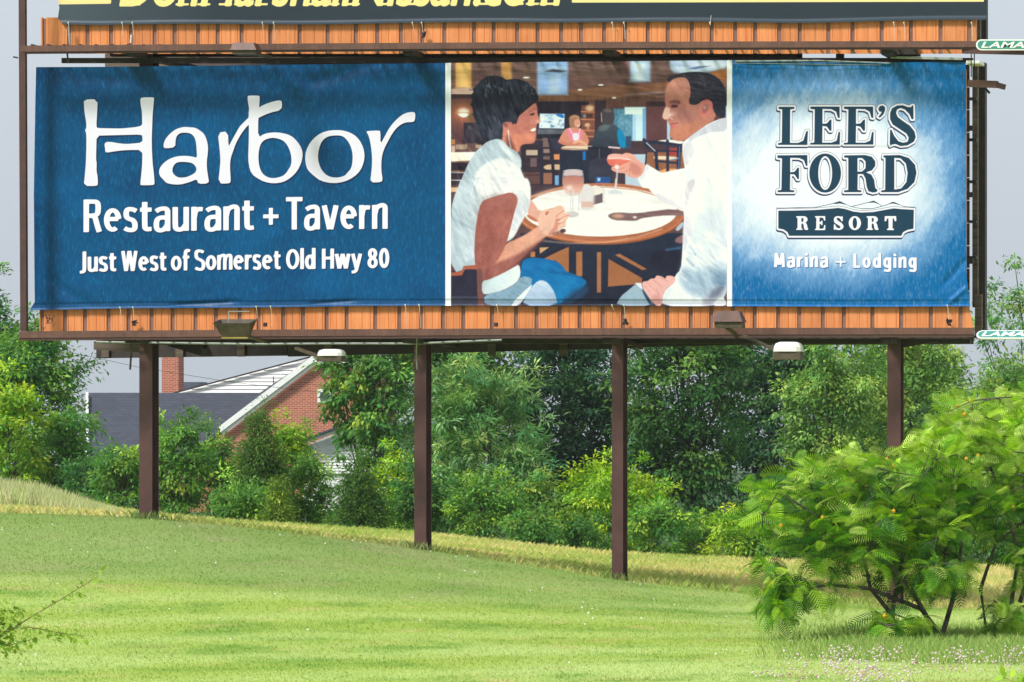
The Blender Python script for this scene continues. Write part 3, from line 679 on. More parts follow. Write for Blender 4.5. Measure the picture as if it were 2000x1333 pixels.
for pa, pb, base in ((272, 297, 1013), (809, 832, 1074), (1195, 1216.5, 1134), (1733, 1758.5, 1190)): postI(pa, pb, base)
low = [77, 82, 127, 166, 212, 251, 296, 337, 382, 422, 468, 505, 553, 592, 638, 677, 733, 780, 822, 865, 905, 961, 1008, 1048, 1093, 1132, 1177, 1217, 1264, 1303, 1349, 1389, 1432, 1474, 1520, 1561, 1607, 1648, 1704, 1760, 1818, 1876, 1887]
upp = [80, 86, 135, 171, 217, 256, 302, 341, 387, 425, 472, 528, 585, 640, 695, 737, 783, 825, 868, 926, 964, 1010, 1050, 1096, 1135, 1180, 1221, 1265, 1304, 1351, 1390, 1436, 1475, 1522, 1562, 1618, 1665, 1722, 1779, 1837, 1893, 1907]
rp = random.Random(9)
def panels(xs_, yt, yb, name='panel'):
    for i in range(len(xs_) - 1):
        a = xs_[i] + (4 if i else 0); b = xs_[i + 1] - 4
        if i == 0: a, b = xs_[0], xs_[1] - 3
        if i == len(xs_) - 2: b = xs_[-1]
        if b - a < 2: b = a + 2
        if yt < 0 and i < 2: yt_ = 34
        else: yt_ = yt
        Yf = -.165 + rp.uniform(-.004, .004); w = b - a
        za = P(0, yb, Yf)[2]; zb_ = P(0, yt_, Yf)[2]
        X = lambda q: P(q, 0, Yf)[0]
        prof = [(a, -.12), (a, Yf)]
        marks = [a + w * .10, a + w * (.55 if rp.random() < .5 else .48), a + w * .90] if w > 20 else []
        for gk in marks: prof += [(gk - .6, Yf), (gk - .3, Yf + .006), (gk + .4, Yf + .006), (gk + .7, Yf - .002)]
        prof += [(b, Yf), (b, -.12)]
        n = len(prof); tl = rp.uniform(-1.2, 1.2)
        vs = [(X(q), y, za) for q, y in prof] + [(X(q + tl * .5), y, zb_) for q, y in prof]
        fs = [(k, k + 1, k + 1 + n, k + n) for k in range(n - 1)]
        MB().add(vs, fs).build(name, M_orange, bb)
panels(low, 135, 648); panels(upp, -440, 105)
box2(77, 136, 1887, 647, -.149, -.07, 'backing', M_back); box2(80, 36, 1907, 104, -.149, -.07, 'backing', M_back); box2(122, -438, 1907, 35, -.149, -.07, 'backing', M_back)
MB().prism([P(1887, 596, -.165), P(1890, 590, -.165), P(1903.5, 647, -.165), P(1887, 647, -.165)], (0, .03, 0)).build('panel', M_orange, bb)
# catwalk rails, slightly sagging
def rail(x0, y0, x1, y1, th, Y0, Y1, nm='catwalk_rail', m=M_steelL, sag=0):
    mb = MB(); n = 8
    for k in range(n):
        f0 = k / n; f1 = (k + 1) / n
        q = lambda f: (x0 + (x1 - x0) * f, y0 + (y1 - y0) * f + sag * math.sin(math.pi * f))
        a, b = q(f0), q(f1)
        A = Vector(P(a[0], a[1], Y0)); B = Vector(P(b[0], b[1], Y0)); t_ = th / PPM
        mb.add([A, B, B + Vector((0, 0, -t_)), A + Vector((0, 0, -t_)), A + Vector((0, Y1 - Y0, 0)), B + Vector((0, Y1 - Y0, 0)), B + Vector((0, Y1 - Y0, -t_)), A + Vector((0, Y1 - Y0, -t_))],
               [(0, 1, 2, 3), (4, 7, 6, 5), (0, 4, 5, 1), (3, 2, 6, 7)] + ([(0, 3, 7, 4)] if k == 0 else []) + ([(1, 5, 6, 2)] if k == n - 1 else []))
    return mb.build(nm, m, bb)
rail(37, 647, 1902, 640, 13, -.78, -.70, sag=-2); rail(37, 660.2, 1902, 653.5, 5, -.77, -.66, 'catwalk_rail', M_steel, sag=-2)
rail(38, 89, 1914, 80, 12, -.78, -.70, sag=-2)
rail(48, 101.3, 1914, 92.5, 3, -.765, -.66, 'catwalk_rail', M_steel, sag=-2)
# decks of crossbars behind the rails
for (yy, nm) in ((654, 'catwalk_deck'), (86, 'catwalk_deck')):
    mb = MB()
    for k in range(60):
        px = 60 + k * 31.2; a = P(px, yy, -.64); b = P(px + 3, yy, -.64); mb.box((a[0], -.64, a[2] - .03), (b[0], -.10, a[2]))
    for Yb in (-.5, -.3):
        a = P(60, yy, Yb); b = P(1895, yy, Yb); mb.box((a[0], Yb, a[2] - .05), (b[0], Yb + .03, a[2] - .031))
    mb.build(nm, M_dark, bb)
# left square mast with rungs
MB().prism([P(34, -430, -.62), P(47, -430, -.62), P(51.5, 646, -.62), P(39.5, 646, -.62)], (0, .08, 0)).build('mast', M_steel, bb)
for yy in range(20, 640, 37):
    x_ = 47 + yy * .0075; MB().bar(P(x_ - 1, yy, -.60), P(x_ + 3.5, yy + 1, -.60), .02, .02).build('mast_peg', M_dark, bb)
MB().bar(P(26, 111, -.60), P(35, 113, -.60), .02, .02).build('mast_peg', M_dark, bb)
# stringers behind the panels
for yy in (118, 250, 380, 510, 655, -420, -280, -140, 60): box2(120, yy - 5, 1900, yy + 5, -.069, -.002, 'stringer', M_dark)
# rear face: opens away from the front face towards the left
YL, YR = 3.3, .75
def Yr(px): return YL + (YR - YL) * (px - 150) / 1750
def rear(yt, yb, n, name, m, x0=192, x1=1893, off=0.0, gap=1.5):
    hh = (yb - yt) / n
    for k in range(n):
        a = yt + hh * k; b = a + hh - gap
        pts = []
        A = Vector(P(x0, 0, Yr(x0) + off)); B = Vector(P(x1, 0, Yr(x1) + off))
        z = lambda q: CZ + (HZ - q) / PPM
        kx = .12 * (1 if yb > 300 else 0)
        mb = MB().add([(A.x, A.y, z(b)), (B.x, B.y, z(b)), (B.x, B.y, z(a)), (A.x, A.y, z(a)), (A.x, A.y + .05, z(b)), (B.x, B.y + .05, z(b)), (B.x, B.y + .05, z(a)), (A.x, A.y + .05, z(a))],
                 [(0, 1, 2, 3), (5, 4, 7, 6), (0, 3, 7, 4), (1, 5, 6, 2), (3, 2, 6, 7), (0, 4, 5, 1)])
        mb.build(name, m, bb)
rear(118, 655, 12, 'rear_plank', M_wood); rear(-430, 92, 12, 'rear_plank', M_wood, 205, 1893)
def rbeam(x0, x1, y0, y1, off, name='rear_beam', m=M_dark, Yd=.10):
    A = Vector(P(x0, 0, Yr(x0) + off)); B = Vector(P(x1, 0, Yr(x1) + off)); z0 = CZ + (HZ - y1) / PPM; z1 = CZ + (HZ - y0) / PPM
    return MB().add([(A.x, A.y, z0), (B.x, B.y, z0), (B.x, B.y, z1), (A.x, A.y, z1), (A.x, A.y + Yd, z0), (B.x, B.y + Yd, z0), (B.x, B.y + Yd, z1), (A.x, A.y + Yd, z1)],
                 [(0, 1, 2, 3), (5, 4, 7, 6), (0, 3, 7, 4), (1, 5, 6, 2), (3, 2, 6, 7), (0, 4, 5, 1)]).build(name, m, bb)
rbeam(190, 1900, 655, 670, -.12); rbeam(190, 1480, 102, 112, -.1); rbeam(205, 1440, 92, 104, -.3, m=M_wood)
rbeam(520, 1480, 90, 113, -.5)
for px in (262, 372, 596, 825, 1209, 1430, 1640): 
    a = Vector(P(px, 0, Yr(px) - .25)); MB().box((a.x - .05, a.y, P(0, 660, 0)[2]), (a.x + .05, a.y + .08, P(0, -420, 0)[2])).build('rear_stud', M_dark, bb)
def taper(x0, x1, ya, yb0, yb1, Yo, name, m):
    A = Vector(P(x0, 0, Yr(x0) + Yo)); B = Vector(P(x1, 0, Yr(x1) + Yo)); zt = CZ + (HZ - ya) / PPM; z0 = CZ + (HZ - yb0) / PPM; z1 = CZ + (HZ - yb1) / PPM
    MB().prism([(A.x, A.y, z0), (B.x, B.y, z1), (B.x, B.y, zt), (A.x, A.y, zt)], (0, .12, 0)).build(name, m, bb)
taper(188, 560, 648, 692, 688, -.30, 'rear_beam', M_dark); taper(562, 1240, 648, 690, 676, -.30, 'rear_beam', M_dark); taper(1242, 1900, 648, 674, 662, -.30, 'rear_beam', M_dark)
for px in (205, 350, 470, 640, 960, 1100): 
    a = Vector(P(px, 0, Yr(px) - .36)); MB().box((a.x - .05, a.y, CZ + (HZ - 690) / PPM), (a.x + .05, a.y + .05, CZ + (HZ - 650) / PPM)).build('rear_stud', M_wood, bb)
# cross beams from front to rear at the posts, braces
for px in (284, 820, 1206, 1746):
    a = Vector(P(px, 0, 0)); y1 = Yr(px)
    for q0, q1 in ((658, 672), (104, 114)):
        MB().box((a.x - .07, -.66, CZ + (HZ - q1) / PPM), (a.x + .07, -.071, CZ + (HZ - q0) / PPM)).build('cross_beam', M_dark, bb)
        MB().box((a.x - .07, .32, CZ + (HZ - q1) / PPM), (a.x + .07, y1, CZ + (HZ - q0) / PPM)).build('cross_beam', M_dark, bb)
box2(200, 662, 1895, 671, .32, .45, 'main_beam', M_dark); box2(215, 99, 1490, 110, .32, .45, 'main_beam', M_dark)
MB().prism([P(218, 98, -.6), P(250, 98, -.6), P(356, 124, 1.2), P(300, 124, 1.2)], (0, .06, 0)).build('brace', M_dark, bb)
MB().bar(P(1736, 676, .2), P(1830, 660, .2), .08, .10).build('brace', M_dark, bb); MB().bar(P(1217, 662, .2), P(1256, 680, .2), .06, .05).build('brace', M_steel, bb)
MB().bar(P(833, 664, .2), P(880, 686, .2), .05, .05).build('brace', M_dark, bb)
MB().prism([P(310, 664, .5), P(391, 664, .5), P(391, 695, .5), (P(330, 676, .5))], (0, .08, 0)).build('brace', M_dark, bb)
MB().prism([P(183, 667, .9), P(240, 655, .9), P(275, 672, .9), P(275, 688, .9), P(183, 683, .9)], (0, .08, 0)).build('brace', M_wood, bb)
# right end columns
box2(1899, 118, 1909, 600, .35, .50, 'end_column', M_wood); box2(1907, 122, 1924, 662, .75, .95, 'end_column', M_dark)
box2(1906, -430, 1914, 84, .35, .5, 'end_column', M_wood); box2(1912, -430, 1926, 84, .75, .95, 'end_column', M_dark)
box2(1904, 574, 1917, 658, .12, .25, 'end_column', M_wood)
for yy in (190, 270, 352, 430, 500): box2(1890, yy, 1906, yy + 5, .2, .34, 'end_tie', M_dark)
box2(1430, 93, 1560, 118, .9, 1.0, 'end_plate', M_wood); box2(1556, 104, 1566, 122, .9, .96, 'end_tie', M_dark)
box2(1726, 84, 1790, 106, -.3, .1, 'gusset', M_dark)
MB().bar(P(1893, 163, -.3), P(1948, 165, -.4), .09, .09).build('bracket_arm', M_steelL, bb)
MB().bar(P(1944, 165, -.4), P(1962, 170, -.45), .06, .07).build('bracket_arm', M_steel, bb)
MB().bar(P(1924, 172, -.3), P(1933, 182, -.3), .03, .03).build('bracket_arm', M_dark, bb)
MB().bar(P(1880, 99, -.7), P(2100, 104, -.9), .08, .07).build('sign_arm', M_steel, bb)
MB().bar(P(1890, 658, -.7), P(2080, 662, -.9), .05, .03).build('sign_arm', M_dark, bb)
for px in (1897, 1903): MB().bar(P(px, 95, -.5), P(px, 150, -.3), .014, .014).build('hanger_rod', M_dark, bb)
box2(1887, 118, 1913, 124, -.3, .2, 'end_plate', M_white)
# conduit and hanging wires
MB().tube([P(188, 668, -.1), P(500, 672, -.1), P(640, 671, -.1), P(815, 671, -.1), P(880, 668, -.1), P(980, 664, -.1)], .016, 6).build('conduit', M_cable, bb)
MB().tube([P(255, 655, -.3), P(256, 690, -.3), P(254, 722, -.3)], .014, 5).build('hanging_cable', M_dark, bb)
MB().tube([P(131, 96, -.7), P(133, 122, -.7)], .012, 5).build('hanging_cable', M_dark, bb)
MB().tube([P(814, 655, -.7), P(813, 700, -.1), P(815, 722, -.05)], .008, 5).build('hanging_cable', M_cable, bb)

# ---------------------------------------------------------------- floodlights (each its own)
FG = 'floodlights along the billboard catwalks'
def lamp(label, px, py, w, hgt, Y, style, arm):
    c0 = P(px, py, Y); t = thing('floodlight', label, 'floodlight', c0, FG); W_, H_ = w / PPM, hgt / PPM
    def v(x, y, z): return (c0[0] + x * W_, c0[1] + y, c0[2] + z * H_)
    m = MB()
    if style == 'up':      # box seen from below, open rim up
        m.add([v(-.5, -.18, .25), v(.5, -.18, .25), v(.5, .18, .5), v(-.5, .18, .5), v(-.28, -.10, -.5), v(.42, -.10, -.5), v(.36, .12, -.35), v(-.3, .12, -.35)],
              [(0, 1, 5, 4), (1, 2, 6, 5), (2, 3, 7, 6), (3, 0, 4, 7), (4, 5, 6, 7)]); m.build('housing', M_lampd, t)
        MB().bar(v(-.18, .0, .9), v(.4, .0, .9), .01, .01).build('guard_wire', M_cable, t); MB().bar(v(-.18, 0, .3), v(-.18, 0, .9), .01, .01).build('guard_wire', M_cable, t)
        MB().bar(v(-.30, -.12, -.52), v(.42, -.12, -.52), .012, .02).build('rim', mat('mossy_rim', S(140, 130, 60), .7), t)
    elif style == 'back':
        m.add([v(-.42, -.14, .5), v(.36, -.14, .5), v(.36, .10, .5), v(-.42, .10, .5), v(-.5, -.18, -.15), v(.5, -.18, -.15), v(.5, .15, -.15), v(-.5, .15, -.15)],
              [(0, 1, 2, 3), (0, 4, 5, 1), (1, 5, 6, 2), (2, 6, 7, 3), (3, 7, 4, 0)]); m.build('housing', M_steelL, t)
        MB().box(v(-.44, -.15, -.5), v(.46, .13, -.17)).build('bracket', M_lampd, t)
    else:                  # pale lens bowl over a dark body
        n = 20; vs = []; fs = []
        for k, (s_, z_) in enumerate(((1.0, -.05), (.97, .2), (.85, .4), (.6, .49))):
            for i in range(n):
                a = 2 * math.pi * i / n; ca, sa = math.cos(a), math.sin(a)
                q = (abs(ca) ** 4 + abs(sa) ** 4) ** -.25
                vs.append(v(.48 * s_ * q * ca, .16 * s_ * q * sa, z_))
        for k in range(3):
            for i in range(n): a = k * n + i; b = k * n + (i + 1) % n; fs.append((a, b, b + n, a + n))
        fs.append(tuple(range(3 * n, 4 * n))); MB().add(vs, fs).build('lens', M_lampw, t)
        MB().box(v(-.46, -.14, -.5), v(.44, .14, -.06)).build('housing', M_lampd, t)
    if arm: MB().bar(P(*arm[0]), P(*arm[1]), .045, .035).build('arm', M_lampd, t)
lamp('dark open floodlight in front of the lower rail, left of centre', 459, 641, 70, 36, -1.3, 'up', ((480, 655, -1.2), (520, 668, -.6)))
lamp('brown floodlight under the upper rail at the left', 482, 96, 50, 22, -1.2, 'back', ((500, 105, -1.1), (530, 112, -.5)))
lamp('brown floodlight sitting above the lower rail, right of centre', 1425, 624, 58, 32, -1.2, 'back', ((1420, 640, -1.1), (1440, 655, -.7)))
lamp('pale lensed floodlight hanging below the rail left of the fourth post', 1540, 685, 58, 34, -1.3, 'lens', ((1528, 690, -1.3), (1445, 652, -.7)))
lamp('pale topped floodlight hanging below the rail above the house gable', 648, 694, 52, 24, -1.3, 'lens', ((640, 702, -1.3), (578, 680, -.7)))

# ---------------------------------------------------------------- lettering: signed distances of outlines
def chaikin(p, it=1):
    p = np.asarray(p, float)
    for _ in range(it):
        q = np.roll(p, -1, 0); p = np.stack([p * .75 + q * .25, p * .25 + q * .75], 1).reshape(-1, 2)
    return p
def sdf_loops(loops, PX, PY, m=10.0):
    """signed distance (photo pixels) of even-odd filled loops, only near the glyph"""
    out_ = np.full(PX.shape, m); allp = np.concatenate(loops)
    x0, y0 = allp.min(0) - m; x1, y1 = allp.max(0) + m
    sel = (PX > x0) & (PX < x1) & (PY > y0) & (PY < y1)
    if not sel.any(): return out_
    x = PX[sel]; y = PY[sel]; dist = np.full(x.shape, 1e9); ins = np.zeros(x.shape, bool)
    for lp in loops:
        for k in range(len(lp)):
            ax, ay = lp[k]; bx, by = lp[(k + 1) % len(lp)]
            dx, dy = bx - ax, by - ay; l2 = dx * dx + dy * dy
            if l2 < 1e-9: continue
            t = np.clip(((x - ax) * dx + (y - ay) * dy) / l2, 0, 1)
            dist = np.minimum(dist, (x - ax - t * dx) ** 2 + (y - ay - t * dy) ** 2)
            if ay != by:
                c_ = ((ay > y) != (by > y)) & (x < dx * (y - ay) / dy + ax); ins ^= c_
    dist = np.sqrt(dist); out_[sel] = np.minimum(np.where(ins, -dist, dist), m)
    return out_
def glyphs(text, shear=0.0):
    cu = bpy.data.curves.new('t', 'FONT'); cu.body = text; cu.shear = 0
    o = bpy.data.objects.new('t', cu); col.objects.link(o); dg = bpy.context.evaluated_depsgraph_get(); dg.update()
    c = o.evaluated_get(dg).to_curve(dg)
    loops = []
    for sp in c.splines:
        bp = sp.bezier_points; pts = []; n = len(bp)
        for i in range(n):
            a, b = bp[i], bp[(i + 1) % n]; p0, p1, p2, p3 = a.co, a.handle_right, b.handle_left, b.co
            for s_ in range(5):
                t = s_ / 5; q = p0 * (1 - t) ** 3 + p1 * 3 * t * (1 - t) ** 2 + p2 * 3 * t * t * (1 - t) + p3 * t ** 3; pts.append((q.x + shear * q.y, q.y))
        loops.append(np.array(pts))
    o.to_curve_clear() if hasattr(o, 'to_curve_clear') else None
    bpy.data.objects.remove(o); return loops
def word(text, x0, x1, base, cap, PX, PY, bold=2.0, slope_=0.0, capref='H', shear=0.0):
    """text fitted between x0 and x1, its baseline on row base, capital height cap"""
    L_ = glyphs(text, shear); a = np.concatenate(L_); ref = np.concatenate(glyphs(capref))
    hs = (cap - 2 * bold) / (ref[:, 1].max() - max(0, ref[:, 1].min())); xs_ = (x1 - x0 - 2 * bold) / (a[:, 0].max() - a[:, 0].min())
    res = np.full(PX.shape, 10.0)
    # group loops that nest (letters with holes) by overlap in x
    L_ = [np.stack([x0 + bold + (l[:, 0] - a[:, 0].min()) * xs_, base - bold - l[:, 1] * hs], -1) for l in L_]
    L_ = [np.stack([l[:, 0], l[:, 1] + slope_ * (l[:, 0] - x0)], -1) for l in L_]
    used = [False] * len(L_); order = sorted(range(len(L_)), key=lambda i: -np.ptp(L_[i][:, 0]) * np.ptp(L_[i][:, 1]))
    for i in order:
        if used[i]: continue
        grp = [L_[i]]; used[i] = True; b0 = L_[i].min(0); b1 = L_[i].max(0)
        for j in order:
            if not used[j] and (L_[j].min(0) >= b0 - .01).all() and (L_[j].max(0) <= b1 + .01).all(): grp.append(L_[j]); used[j] = True
        res = np.minimum(res, sdf_loops(grp, PX, PY) - bold)
    return res

def arc(cx_, cy_, rx, ry, a0, a1, n=22): return [(cx_ + rx * math.cos(R(a0 + (a1 - a0) * k / n)), cy_ + ry * math.sin(R(a0 + (a1 - a0) * k / n))) for k in range(n + 1)]
def smooth(p, it=3):
    p = [np.array(q, float) for q in p]
    for _ in range(it):
        q = [p[0]]
        for a, b in zip(p[:-1], p[1:]): q += [a * .75 + b * .25, a * .25 + b * .75]
        p = q + [p[-1]]
    return [tuple(v) for v in p]
# condensed humanist letters drawn as strokes: (advance width, [stroke, ...]); a stroke ending in 'c' is closed
GL = {
 'R': (.56, [[(.082, 1), (.082, 0)], smooth([(.082, .938), (.26, .938), (.44, .93), (.46, .72), (.43, .52), (.24, .50), (.082, .50)]), smooth([(.25, .50), (.36, .46), (.41, .24), (.49, 0)], 2)]),
 'e': (.54, [[(.10, .39), (.44, .39)], arc(.27, .36, .188, .30, 6, 305)]),
 's': (.43, [smooth([(.39, .63), (.27, .69), (.09, .69), (.07, .50), (.12, .40), (.30, .35), (.36, .22), (.34, .04), (.14, .04), (.03, .10)])]),
 't': (.37, [[(.15, .90)] + smooth([(.15, .60), (.15, .20), (.17, .05), (.36, .07)]), [(.01, .665), (.36, .665)]]),
 'a': (.50, [smooth([(.06, .61), (.18, .69), (.42, .70), (.42, .45), (.42, .2), (.42, 0)]), smooth([(.42, .41), (.14, .42), (.06, .28), (.08, .02), (.30, .02), (.42, .20)])]),
 'u': (.51, [[(.082, .73)] + smooth([(.082, .5), (.082, .20), (.10, .04), (.30, .03), (.42, .2)]), [(.425, .73), (.425, 0)]]),
 'r': (.35, [[(.082, .73), (.082, 0)], smooth([(.09, .42), (.12, .60), (.22, .67), (.35, .655)])]),
 'n': (.51, [[(.082, .73), (.082, 0)], smooth([(.09, .45), (.14, .68), (.43, .76), (.425, .45), (.425, .2), (.425, 0)])]),
 'T': (.53, [[(0, .935), (.53, .935)], [(.265, .93), (.265, 0)]]),
 'v': (.53, [[(.07, .73), (.245, 0)], [(.46, .73), (.285, 0)]]),
 'J': (.30, [[(.20, 1)] + smooth([(.20, .6), (.20, .15), (.18, -.03), (-.03, -.04)])]),
 'W': (.84, [[(.075, 1), (.235, 0)], [(.25, 0), (.41, 1)], [(.43, 1), (.59, 0)], [(.605, 0), (.765, 1)]]),
 'f': (.36, [[(.15, 0)] + smooth([(.15, .5), (.14, .85), (.18, 1.02), (.38, .98)]), [(.01, .665), (.34, .665)]]),
 'S': (.52, [smooth([(.46, .89), (.32, .96), (.07, .96), (.06, .72), (.10, .58), (.36, .48), (.47, .34), (.44, .02), (.18, .02), (.03, .10)])]),
 'm': (.80, [[(.082, .73), (.082, 0)], smooth([(.09, .45), (.13, .68), (.405, .76), (.40, .45), (.40, 0)]), smooth([(.41, .45), (.45, .68), (.725, .76), (.718, .45), (.718, 0)])]),
 'O': (.66, [arc(.33, .5, .248, .44, 0, 360, 30)[:-1] + ['c']]),
 'o': (.54, [arc(.27, .36, .188, .305, 0, 360, 26)[:-1] + ['c']]),
 'l': (.165, [[(.082, 1.05), (.082, 0)]]),
 'd': (.53, [arc(.25, .355, .168, .30, 0, 360, 26)[:-1] + ['c'], [(.445, 1.05), (.445, 0)]]),
 'H': (.60, [[(.082, 1), (.082, 0)], [(.518, 1), (.518, 0)], [(.09, .53), (.51, .53)]]),
 'w': (.76, [[(.07, .73), (.205, 0)], [(.22, 0), (.37, .73)], [(.39, .73), (.54, 0)], [(.555, 0), (.69, .73)]]),
 'y': (.52, [[(.07, .73), (.25, .04)], smooth([(.46, .73), (.30, .1), (.22, -.18), (.02, -.19)], 2)]),
 '8': (.52, [arc(.26, .735, .145, .20, 0, 360, 24)[:-1] + ['c'], arc(.26, .275, .172, .215, 0, 360, 24)[:-1] + ['c']]),
 '0': (.52, [arc(.26, .5, .172, .44, 0, 360, 26)[:-1] + ['c']]),
 'M': (.72, [[(.085, 0), (.125, 1)], [(.14, 1), (.345, .18)], [(.375, .18), (.58, 1)], [(.595, 1), (.635, 0)]]),
 'L': (.44, [[(.082, 1), (.082, 0)], [(.09, .065), (.44, .065)]]),
 'i': (.165, [[(.082, .73), (.082, 0)], [(.082, .99), (.082, .84)]]),
 'g': (.52, [arc(.245, .37, .165, .30, 0, 360, 26)[:-1] + ['c'], [(.435, .73)] + smooth([(.435, .3), (.44, -.1), (.40, -.24), (.05, -.19)])]),
}
def stroke_loops(st, hx, hy):
    closed = st[-1] == 'c'; p = np.array(st[:-1] if closed else st, float); n = len(p)
    if closed: d = np.roll(p, -1, 0) - np.roll(p, 1, 0)
    else:
        d = np.empty_like(p); d[1:-1] = p[2:] - p[:-2]; d[0] = p[1] - p[0]; d[-1] = p[-1] - p[-2]
    d /= np.linalg.norm(d, axis=1, keepdims=True) + 1e-9
    nrm = np.stack([-d[:, 1] * hx, d[:, 0] * hy], -1)
    if closed: return [p + nrm, p - nrm]
    return [np.concatenate([p + nrm, (p - nrm)[::-1]])]
def word2(text, x0, x1, base, cap, PX, PY, slope_=0.0, gap=.075, hx=.080, hy=.060, bold=.35):
    x = 0; L_ = []
    for ch_ in text:
        w_, sts = GL[ch_]
        for st in sts: L_.append([l + (x, 0) for l in stroke_loops(st, hx, hy)])
        x += w_ + gap
    x -= gap; res = np.full(PX.shape, 10.0)
    lo = min(l[:, 0].min() for g_ in L_ for l in g_); x = max(l[:, 0].max() for g_ in L_ for l in g_)
    for g_ in L_:
        q = [np.stack([x0 + (l[:, 0] - lo) / (x - lo) * (x1 - x0), base - l[:, 1] * cap], -1) for l in g_]
        q = [np.stack([l[:, 0], l[:, 1] + slope_ * (l[:, 0] - x0)], -1) for l in q]
        res = np.minimum(res, sdf_loops(q, PX, PY) - bold)
    return res
def Z(pts, ox, oy, s): p = np.asarray(pts, float); return np.stack([ox + p[:, 0] / s, oy + p[:, 1] / s], -1)
z1 = lambda p, it=1: chaikin(Z(p, 140, 170, 5.797), it)
z2 = lambda p, it=1: chaikin(Z(p, 460, 170, 5.405), it)
Hh = [z1([(138,140),(294,138),(288,290),(278,455),(300,465),(420,468),(560,470),(640,462),(720,455),(800,436),(798,380),(797,280),(780,200),(778,135),(790,118),(930,115),(933,130),(918,290),(912,400),(905,650),(915,850),(930,980),(940,1100),(920,1110),(785,1112),(776,1100),(790,980),(800,850),(800,712),(640,712),(520,722),(400,742),(382,735),(378,690),(370,650),(385,623),(440,620),(520,635),(600,645),(700,640),(800,627),(803,560),(785,537),(600,542),(400,547),(282,550),(278,700),(275,830),(284,850),(280,950),(292,1000),(298,1100),(285,1120),(136,1120),(150,1000),(162,850),(168,620),(165,520),(150,490),(168,460),(165,400),(148,300),(140,220)])]
aa = [z1([(1040,685),(1042,640),(1060,590),(1110,530),(1180,475),(1270,450),(1330,455),(1400,460),(1450,490),(1500,530),(1530,600),(1545,680),(1540,760),(1530,830),(1530,920),(1545,1020),(1557,1090),(1430,1097),(1420,1040),(1340,1075),(1230,1105),(1130,1100),(1070,1085),(1040,1050),(1000,1010),(987,960),(1000,910),(1040,860),(1110,810),(1200,782),(1300,778),(1380,790),(1420,805),(1415,700),(1408,620),(1390,565),(1350,525),(1290,515),(1230,518),(1190,550),(1175,600),(1173,682),(1070,694)]),
      z1([(1185,855),(1240,845),(1320,850),(1370,862),(1415,910),(1408,960),(1370,990),(1300,1022),(1220,1028),(1170,1005),(1140,965),(1140,920),(1160,880)])]
r1 = [chaikin([(425.5,258.8),(445.3,256.5),(446.2,287.3),(450.5,278.7),(459,263.2),(467.8,247.6),(471.1,244),(485.9,229.2),(506.3,208.9),(524.8,200.5),(547,195),(551,199.6),(549.9,215),(526.6,220),(504.4,230.1),(485,243.1),(471.1,260.7),(460,281),(455.7,294.2),(450.5,308),(448.8,325.3),(451,354),(447.9,358.3),(426,358.3),(429.8,325.3),(430.7,311.5),(428.9,290.8)])]
bbL = [z2([(127,98),(140,90),(245,90),(256,103),(250,210),(240,325),(237,535),(310,490),(400,478),(480,482),(580,508),(650,570),(700,650),(710,720),(695,800),(650,890),(580,960),(500,1005),(400,1018),(300,1000),(220,955),(180,925),(150,870),(133,760),(140,600),(142,400),(138,270),(145,230),(130,150)]),
      z2([(265,600),(300,560),(360,538),(410,535),(490,555),(540,600),(575,670),(592,740),(590,820),(560,870),(530,915),(490,945),(400,965),(330,950),(280,910),(250,840),(240,740),(248,660)])]
oo = [z2([(735,740),(745,670),(790,580),(860,510),(950,465),(1060,452),(1160,462),(1250,500),(1310,560),(1350,640),(1363,720),(1355,790),(1320,880),(1250,950),(1150,1000),(1030,1018),(900,992),(830,940),(765,880),(742,820)]),
      z2([(868,740),(880,650),(910,570),(970,520),(1060,508),(1130,515),(1180,560),(1215,620),(1235,690),(1238,770),(1222,860),(1180,905),(1150,940),(1060,960),(970,940),(910,880),(880,810)])]
r2 = [z2([(1378,468),(1400,464),(1520,458),(1530,475),(1530,605),(1570,530),(1630,420),(1710,330),(1790,273),(1882,260),(1900,285),(1892,357),(1870,369),(1790,372),(1720,410),(1660,480),(1610,570),(1560,670),(1540,760),(1538,880),(1554,980),(1535,1005),(1420,1007),(1435,900),(1443,790),(1438,680),(1422,570),(1400,500)])]
z3 = lambda p: Z(p, 1480, 180, 4.443)
def ell(cx_, cy_, rx, ry, n=40): t = np.linspace(0, 2 * math.pi, n, endpoint=False); return np.stack([cx_ + rx * np.cos(t), cy_ + ry * np.sin(t)], -1)
gL = [[(180,127),(318,127),(318,145),(282,150),(280,440),(350,440),(395,420),(420,340),(436,335),(430,458),(175,458),(175,442),(208,438),(212,150),(180,145)]]
gE = [[(457,125),(710,125),(712,225),(695,222),(680,170),(640,148),(562,145),(562,275),(600,270),(625,240),(640,235),(640,335),(625,335),(600,300),(562,292),(560,438),(640,438),(685,420),(700,345),(715,345),(712,455),(455,455),(455,440),(490,437),(495,150),(457,145)]]
gA = [[(1045,145),(1060,120),(1085,115),(1105,130),(1105,160),(1090,195),(1060,222),(1045,215),(1070,185),(1075,170),(1055,168)]]
gS = [[(1350,115),(1352,235),(1335,235),(1315,190),(1275,150),(1240,138),(1210,150),(1200,180),(1215,215),(1260,250),(1320,290),(1360,340),(1372,390),(1355,430),(1300,462),(1240,468),(1195,450),(1165,455),(1150,465),(1145,440),(1148,325),(1160,325),(1185,380),(1220,425),(1260,438),(1300,430),(1310,395),(1290,360),(1230,320),(1170,280),(1148,235),(1148,180),(1165,140),(1210,115),(1260,113),(1300,128),(1330,130),(1338,115)]]
gF = [[(170,548),(430,545),(432,640),(418,640),(400,590),(360,572),(282,570),(282,695),(320,690),(345,655),(358,655),(358,755),(345,755),(320,715),(282,710),(280,848),(318,852),(318,868),(172,868),(172,852),(205,848),(210,575),(170,570)]]
gO = [ell(585, 702, 138, 170), ell(585, 702, 60, 146)]
